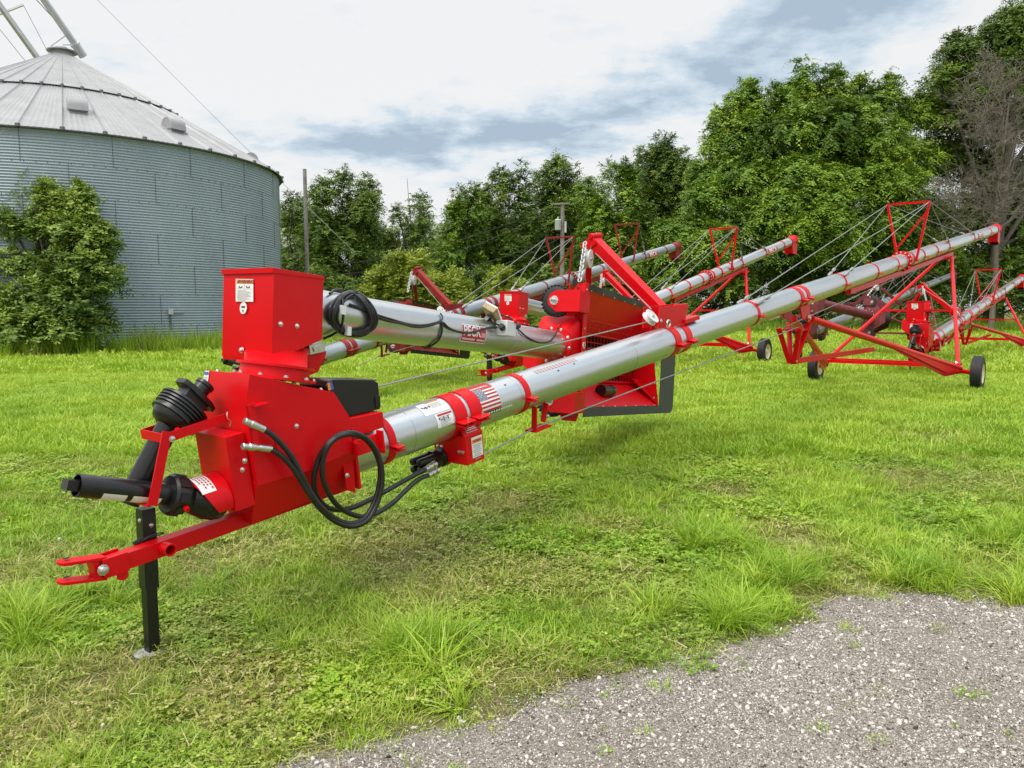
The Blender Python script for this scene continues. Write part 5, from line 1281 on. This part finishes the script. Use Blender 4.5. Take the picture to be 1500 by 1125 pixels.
rt = [pl(*a) for a in [(1490, 45, 53, 2.0), (1460, 75, 53, 2.2), (1410, 90, 53, 2.0), (1385, 125, 53, 1.8), (1440, 130, 52, 2.2), (1495, 120, 52, 2.5), (1370, 165, 55, 1.8), (1520, 60, 53, 2.5), (1560, 110, 53, 3.0), (1400, 175, 54, 2.2), (1450, 190, 55, 2.6), (1520, 190, 54, 2.8), (1380, 240, 56, 2.4), (1430, 260, 57, 2.8), (1500, 270, 57, 3.0), (1560, 260, 56, 3.4), (1390, 320, 57, 2.6), (1460, 340, 58, 3.0), (1530, 340, 58, 3.4), (1370, 385, 56, 2.4), (1430, 400, 57, 2.6), (1500, 400, 57, 3.0), (1600, 180, 55, 3.5)]]
tree('tree', (q.x, q.y, 0), rt, 'tallest dark tree at the far right edge behind the bare dead tree', dens=2.6, seed=22, tr=.4, trunk_top=.75, nspray=6, nleaf=8, slen=.7, ll=.22, droop=.5)
# low brush between field and trees
for i, (x0, x1, yt, z, lb) in enumerate([(430, 540, 395, 55, 'dark low brush left of the light green brush'), (640, 760, 400, 54, 'dark brush under the narrow crowned tree'), (750, 900, 395, 54, 'dark brush behind the foot of the utility pole'), (880, 1010, 392, 52, 'dark brush below the far grey spout'), (985, 1130, 385, 52, 'brush behind the second auger undercarriage'), (1110, 1250, 380, 53, 'dark brush under the biggest bright green tree'), (1220, 1360, 365, 54, 'dark vine covered brush behind the red lift boom'), (1330, 1450, 370, 54, 'dark brush below the bare dead tree'), (1420, 1590, 370, 54, 'dark brush at the right edge of the picture')]):
    treepx('bush', x0, x1, yt, z, lb, base=.1, n=11, seed=40 + i, depth=4, lump=.34, tr=.07, group='brush along the tree line', cat='bush', dens=1.9, trunk_top=.5, slen=.5, ll=.22)
def willowy(x0, x1, yt, z, lb, seed, n):
    q = P((x0 + x1) / 2, 470, z); r = random.Random(seed); L = []; w = (x1 - x0) / F * z; h = hgt(yt, z)
    for i in range(n):
        x = (r.random() - .5) * w * .85; top = h * (1 - .55 * (abs(x) / (w * .5)) ** 2) * r.uniform(.62, 1.0)
        for k in range(5): L.append((x * (.7 + .3 * k / 4), r.uniform(-1, 1), top * (.25 + .72 * k / 4), .42, .42, .5 - .05 * k))
    tree('bush', (q.x, q.y, 0), L, lb, leaf=LY, sub_=0, dens=15, seed=seed, tr=.05, trunk_top=.5, group='light green brush in the field', cat='bush', nspray=4, nleaf=7, slen=.42, lw=.034, ll=.18, droop=.05, stems=5, fill=.5)
willowy(515, 690, 372, 36, 'wide light yellow green brush behind the foreground swing tube', 61, 17)
willowy(690, 775, 398, 38, 'smaller light green brush left of the red gear cover behind', 62, 8)
# shrub by the bin
q = P(78, 470, 27)
sh = [pl(*a) for a in [(60, 400, 27, 1.0), (20, 390, 27, .9), (110, 395, 26.6, 1.0), (-20, 420, 27, 1.0), (60, 440, 26.4, 1.1), (120, 445, 26.4, .95), (5, 455, 26.5, 1.0), (90, 485, 26.2, .95), (30, 490, 26.2, .95), (140, 480, 26.6, .75), (-30, 480, 26.6, 1.0), (40, 345, 27, .7), (85, 345, 27, .75), (15, 335, 27, .75), (125, 350, 26.8, .65), (145, 400, 26.8, .5), (160, 365, 26.8, .28), (165, 420, 26.7, .45)]]
for x0, yb, yt in ((32, 345, 265), (60, 340, 278), (8, 345, 300), (112, 345, 283), (128, 345, 300), (78, 340, 290), (150, 380, 345)):
    for k in range(5): sh.append(pl(x0 + (k - 2) * 1.5, yb + (yt - yb) * k / 4, 26.9, .30 - .03 * k, .36) + (.30,))
tree('shrub', (q.x, q.y, 0), sh, 'big leafy shrub with upright shoots growing against the bin at left', leaf=LS, sub_=2, dens=11, seed=71, tr=.07, trunk_top=.8, group=None, cat='shrub', nspray=5, nleaf=7, slen=.36, lw=.034, ll=.13, droop=.2, stems=5)
# bare dead tree
q = P(1452, 470, 47.5); root = thing('dead_tree', (q.x, q.y, 0), 'bare dead grey tree with fans of fine twigs at the right edge', 'tree'); mb = MB(); rr = random.Random(5)
def grow(p, d, L, r, lv):
    n = 3; pts = [p]; dd = d
    for k in range(n):
        dd = (dd + V((rr.gauss(0, .14), rr.gauss(0, .14), rr.gauss(.02, .12)))).normalized(); pts.append(pts[-1] + dd * L / n)
    mb.pipe(pts, r, 4 if lv > 1 else 7, rr=[max(.009, r * (1 - .6 * k / n)) for k in range(n + 1)])
    if lv >= 4 or L < .18: return
    for k in range((7, 5, 4, 3)[lv]):
        t = rr.uniform(.25, 1); i_ = min(n - 1, int(t * n)); s_ = pts[i_].lerp(pts[i_ + 1], t * n - i_)
        nd = (dd * .75 + V((rr.gauss(0, .55), rr.gauss(0, .5), rr.gauss(.02, .5)))).normalized(); grow(s_, nd, L * rr.uniform(.42, .68), r * .48, lv + 1)
mb.pipe([(0, 0, -.2), (.1, 0, 4), (0, .2, 8), (.3, 0, 14.5)], .2, 8, rr=[.17, .14, .10, .04])
for z_, dx, dz, L in ((12, -.7, .6, 3.5), (13, -.3, 1, 3.2), (7.6, .8, -.1, 3.4), (6.6, -.9, .5, 4.4), (7.2, -1, .35, 4.6), (8.6, -.8, .7, 4.2), (10, -.55, .9, 3.8), (11.5, .1, 1, 3.2), (6.5, .8, .6, 3.6), (8, .9, .4, 3.6), (9.5, .6, .8, 3.4), (9, .9, .1, 3.4), (14, .2, 1, 2.6), (7, -.5, .2, 3.4)):
    grow(V((0, 0, z_)), V((dx, rr.uniform(-.5, .3), dz)).normalized(), L * .85, .05, 0)
link('trunk', mb.mesh('trunk', ['dead_wood']), root)
# ================================================================ camera, light
cd = bpy.data.cameras.new('camera'); cam = bpy.data.objects.new('camera', cd); COL.objects.link(cam)
cd.sensor_fit = 'HORIZONTAL'; cd.sensor_width = 36; cd.lens = F / 1500 * 36; cd.clip_start = .1; cd.clip_end = 3000
cam.location = (0, 0, CAMH); cam.rotation_euler = (R(90) - PIT, 0, 0); SC.camera = cam
SUN_EL, SUN_AZ = R(56), R(222)                    # azimuth from +Y toward +X: behind the camera, to the left
sl = bpy.data.lights.new('sun', 'SUN'); sun = bpy.data.objects.new('sun', sl); COL.objects.link(sun)
sl.energy = 1.5; sl.angle = R(35); sl.color = (1, .95, .87)
sd = V((math.sin(SUN_AZ) * math.cos(SUN_EL), math.cos(SUN_AZ) * math.cos(SUN_EL), math.sin(SUN_EL)))
sun.rotation_euler = sd.to_track_quat('Z', 'Y').to_euler(); sun.location = (20, -30, 40)
w = bpy.data.worlds.new('World'); SC.world = w; w.use_nodes = True
nt = w.node_tree; bg = nt.nodes['Background']
sky = nt.nodes.new('ShaderNodeTexSky'); sky.sky_type = 'NISHITA'; sky.sun_disc = False; sky.sun_elevation = SUN_EL; sky.sun_rotation = SUN_AZ
sky.air_density = 1.0; sky.dust_density = 2.0; sky.ozone_density = 1.5
co = nt.nodes.new('ShaderNodeTexCoord').outputs['Generated']
sx = nt.nodes.new('ShaderNodeSeparateXYZ'); nt.links.new(co, sx.inputs[0])
zc = mth(nt, 'MAXIMUM', sx.outputs[2], .0)
dn = mth(nt, 'ADD', zc, .16)
cx = nt.nodes.new('ShaderNodeCombineXYZ'); nt.links.new(mth(nt, 'DIVIDE', sx.outputs[0], dn), cx.inputs[0]); nt.links.new(mth(nt, 'DIVIDE', sx.outputs[1], dn), cx.inputs[1])
n1 = noise(nt, 1.5, 9, .60, cx.outputs[0]); n2 = noise(nt, 4.2, 9, .62, cx.outputs[0]); n3 = noise(nt, .45, 3, .5, cx.outputs[0])
# a long bank of blue grey cloud low over the trees, climbing to the right; thinner bluish cloud above it at the right
X = sx.outputs[0]; Z = sx.outputs[2]
fr = mth(nt, 'GREATER_THAN', sx.outputs[1], 0)
xp = mth(nt, 'MAXIMUM', X, 0.0)
zc_ = mth(nt, 'ADD', mth(nt, 'MULTIPLY', mth(nt, 'MULTIPLY', xp, xp), .95), mth(nt, 'ADD', mth(nt, 'MULTIPLY', X, .07), .208))
hw = mth(nt, 'ADD', mth(nt, 'MULTIPLY', xp, .20), .060)
bank = mth(nt, 'SUBTRACT', 1.0, mth(nt, 'DIVIDE', mth(nt, 'ABSOLUTE', mth(nt, 'SUBTRACT', Z, zc_)), hw))
bank = mth(nt, 'MULTIPLY', mth(nt, 'MULTIPLY', mth(nt, 'MAXIMUM', bank, 0.0), fr), mth(nt, 'MULTIPLY', mth(nt, 'ADD', X, .42), 4.0, True), True)
ne = mth(nt, 'MULTIPLY', mth(nt, 'MULTIPLY', mth(nt, 'SUBTRACT', X, .20), 3.2, True), mth(nt, 'MULTIPLY', mth(nt, 'SUBTRACT', Z, .22), 5.0, True))
nz = mth(nt, 'ADD', mth(nt, 'MULTIPLY', n1.outputs[0], .55), mth(nt, 'MULTIPLY', n2.outputs[0], .45))
dk = mth(nt, 'ADD', mth(nt, 'MULTIPLY', mth(nt, 'SUBTRACT', nz, .52), 3.4), mth(nt, 'ADD', mth(nt, 'MULTIPLY', bank, .86), mth(nt, 'MULTIPLY', ne, .42)))
cl = ramp(nt, dk, [(.10, (5.45, 5.52, 5.60)), (.30, (5.05, 5.30, 5.55)), (.46, (3.95, 4.6, 5.2)), (.75, (2.6, 3.3, 4.05))])
up = ramp(nt, sx.outputs[2], [(.02, (1.0, 1.0, .99)), (.46, (.98, .985, .99)), (.62, (1.75, 1.74, 1.72)), (1, (2.2, 2.18, 2.15))])
cl2 = mixc(nt, 1.0, cl.outputs[0], up.outputs[0], 'MULTIPLY')
gap = ramp(nt, mth(nt, 'ADD', n3.outputs[0], mth(nt, 'MULTIPLY', sx.outputs[0], .12)), [(.60, (0, 0, 0)), (.76, (1, 1, 1))])
skc = mixc(nt, mth(nt, 'MULTIPLY', gap.outputs[0], .25), cl2, sky.outputs[0])
nt.links.new(skc, bg.inputs['Color']); bg.inputs['Strength'].default_value = .10
SC.view_settings.view_transform = 'Standard'; SC.view_settings.look = 'None'; SC.view_settings.gamma = 1; SC.view_settings.use_curve_mapping = False
SC.view_settings.exposure = 0.70
SC.cycles.max_bounces = 8; SC.cycles.transparent_max_bounces = 8; SC.cycles.sample_clamp_indirect = 6
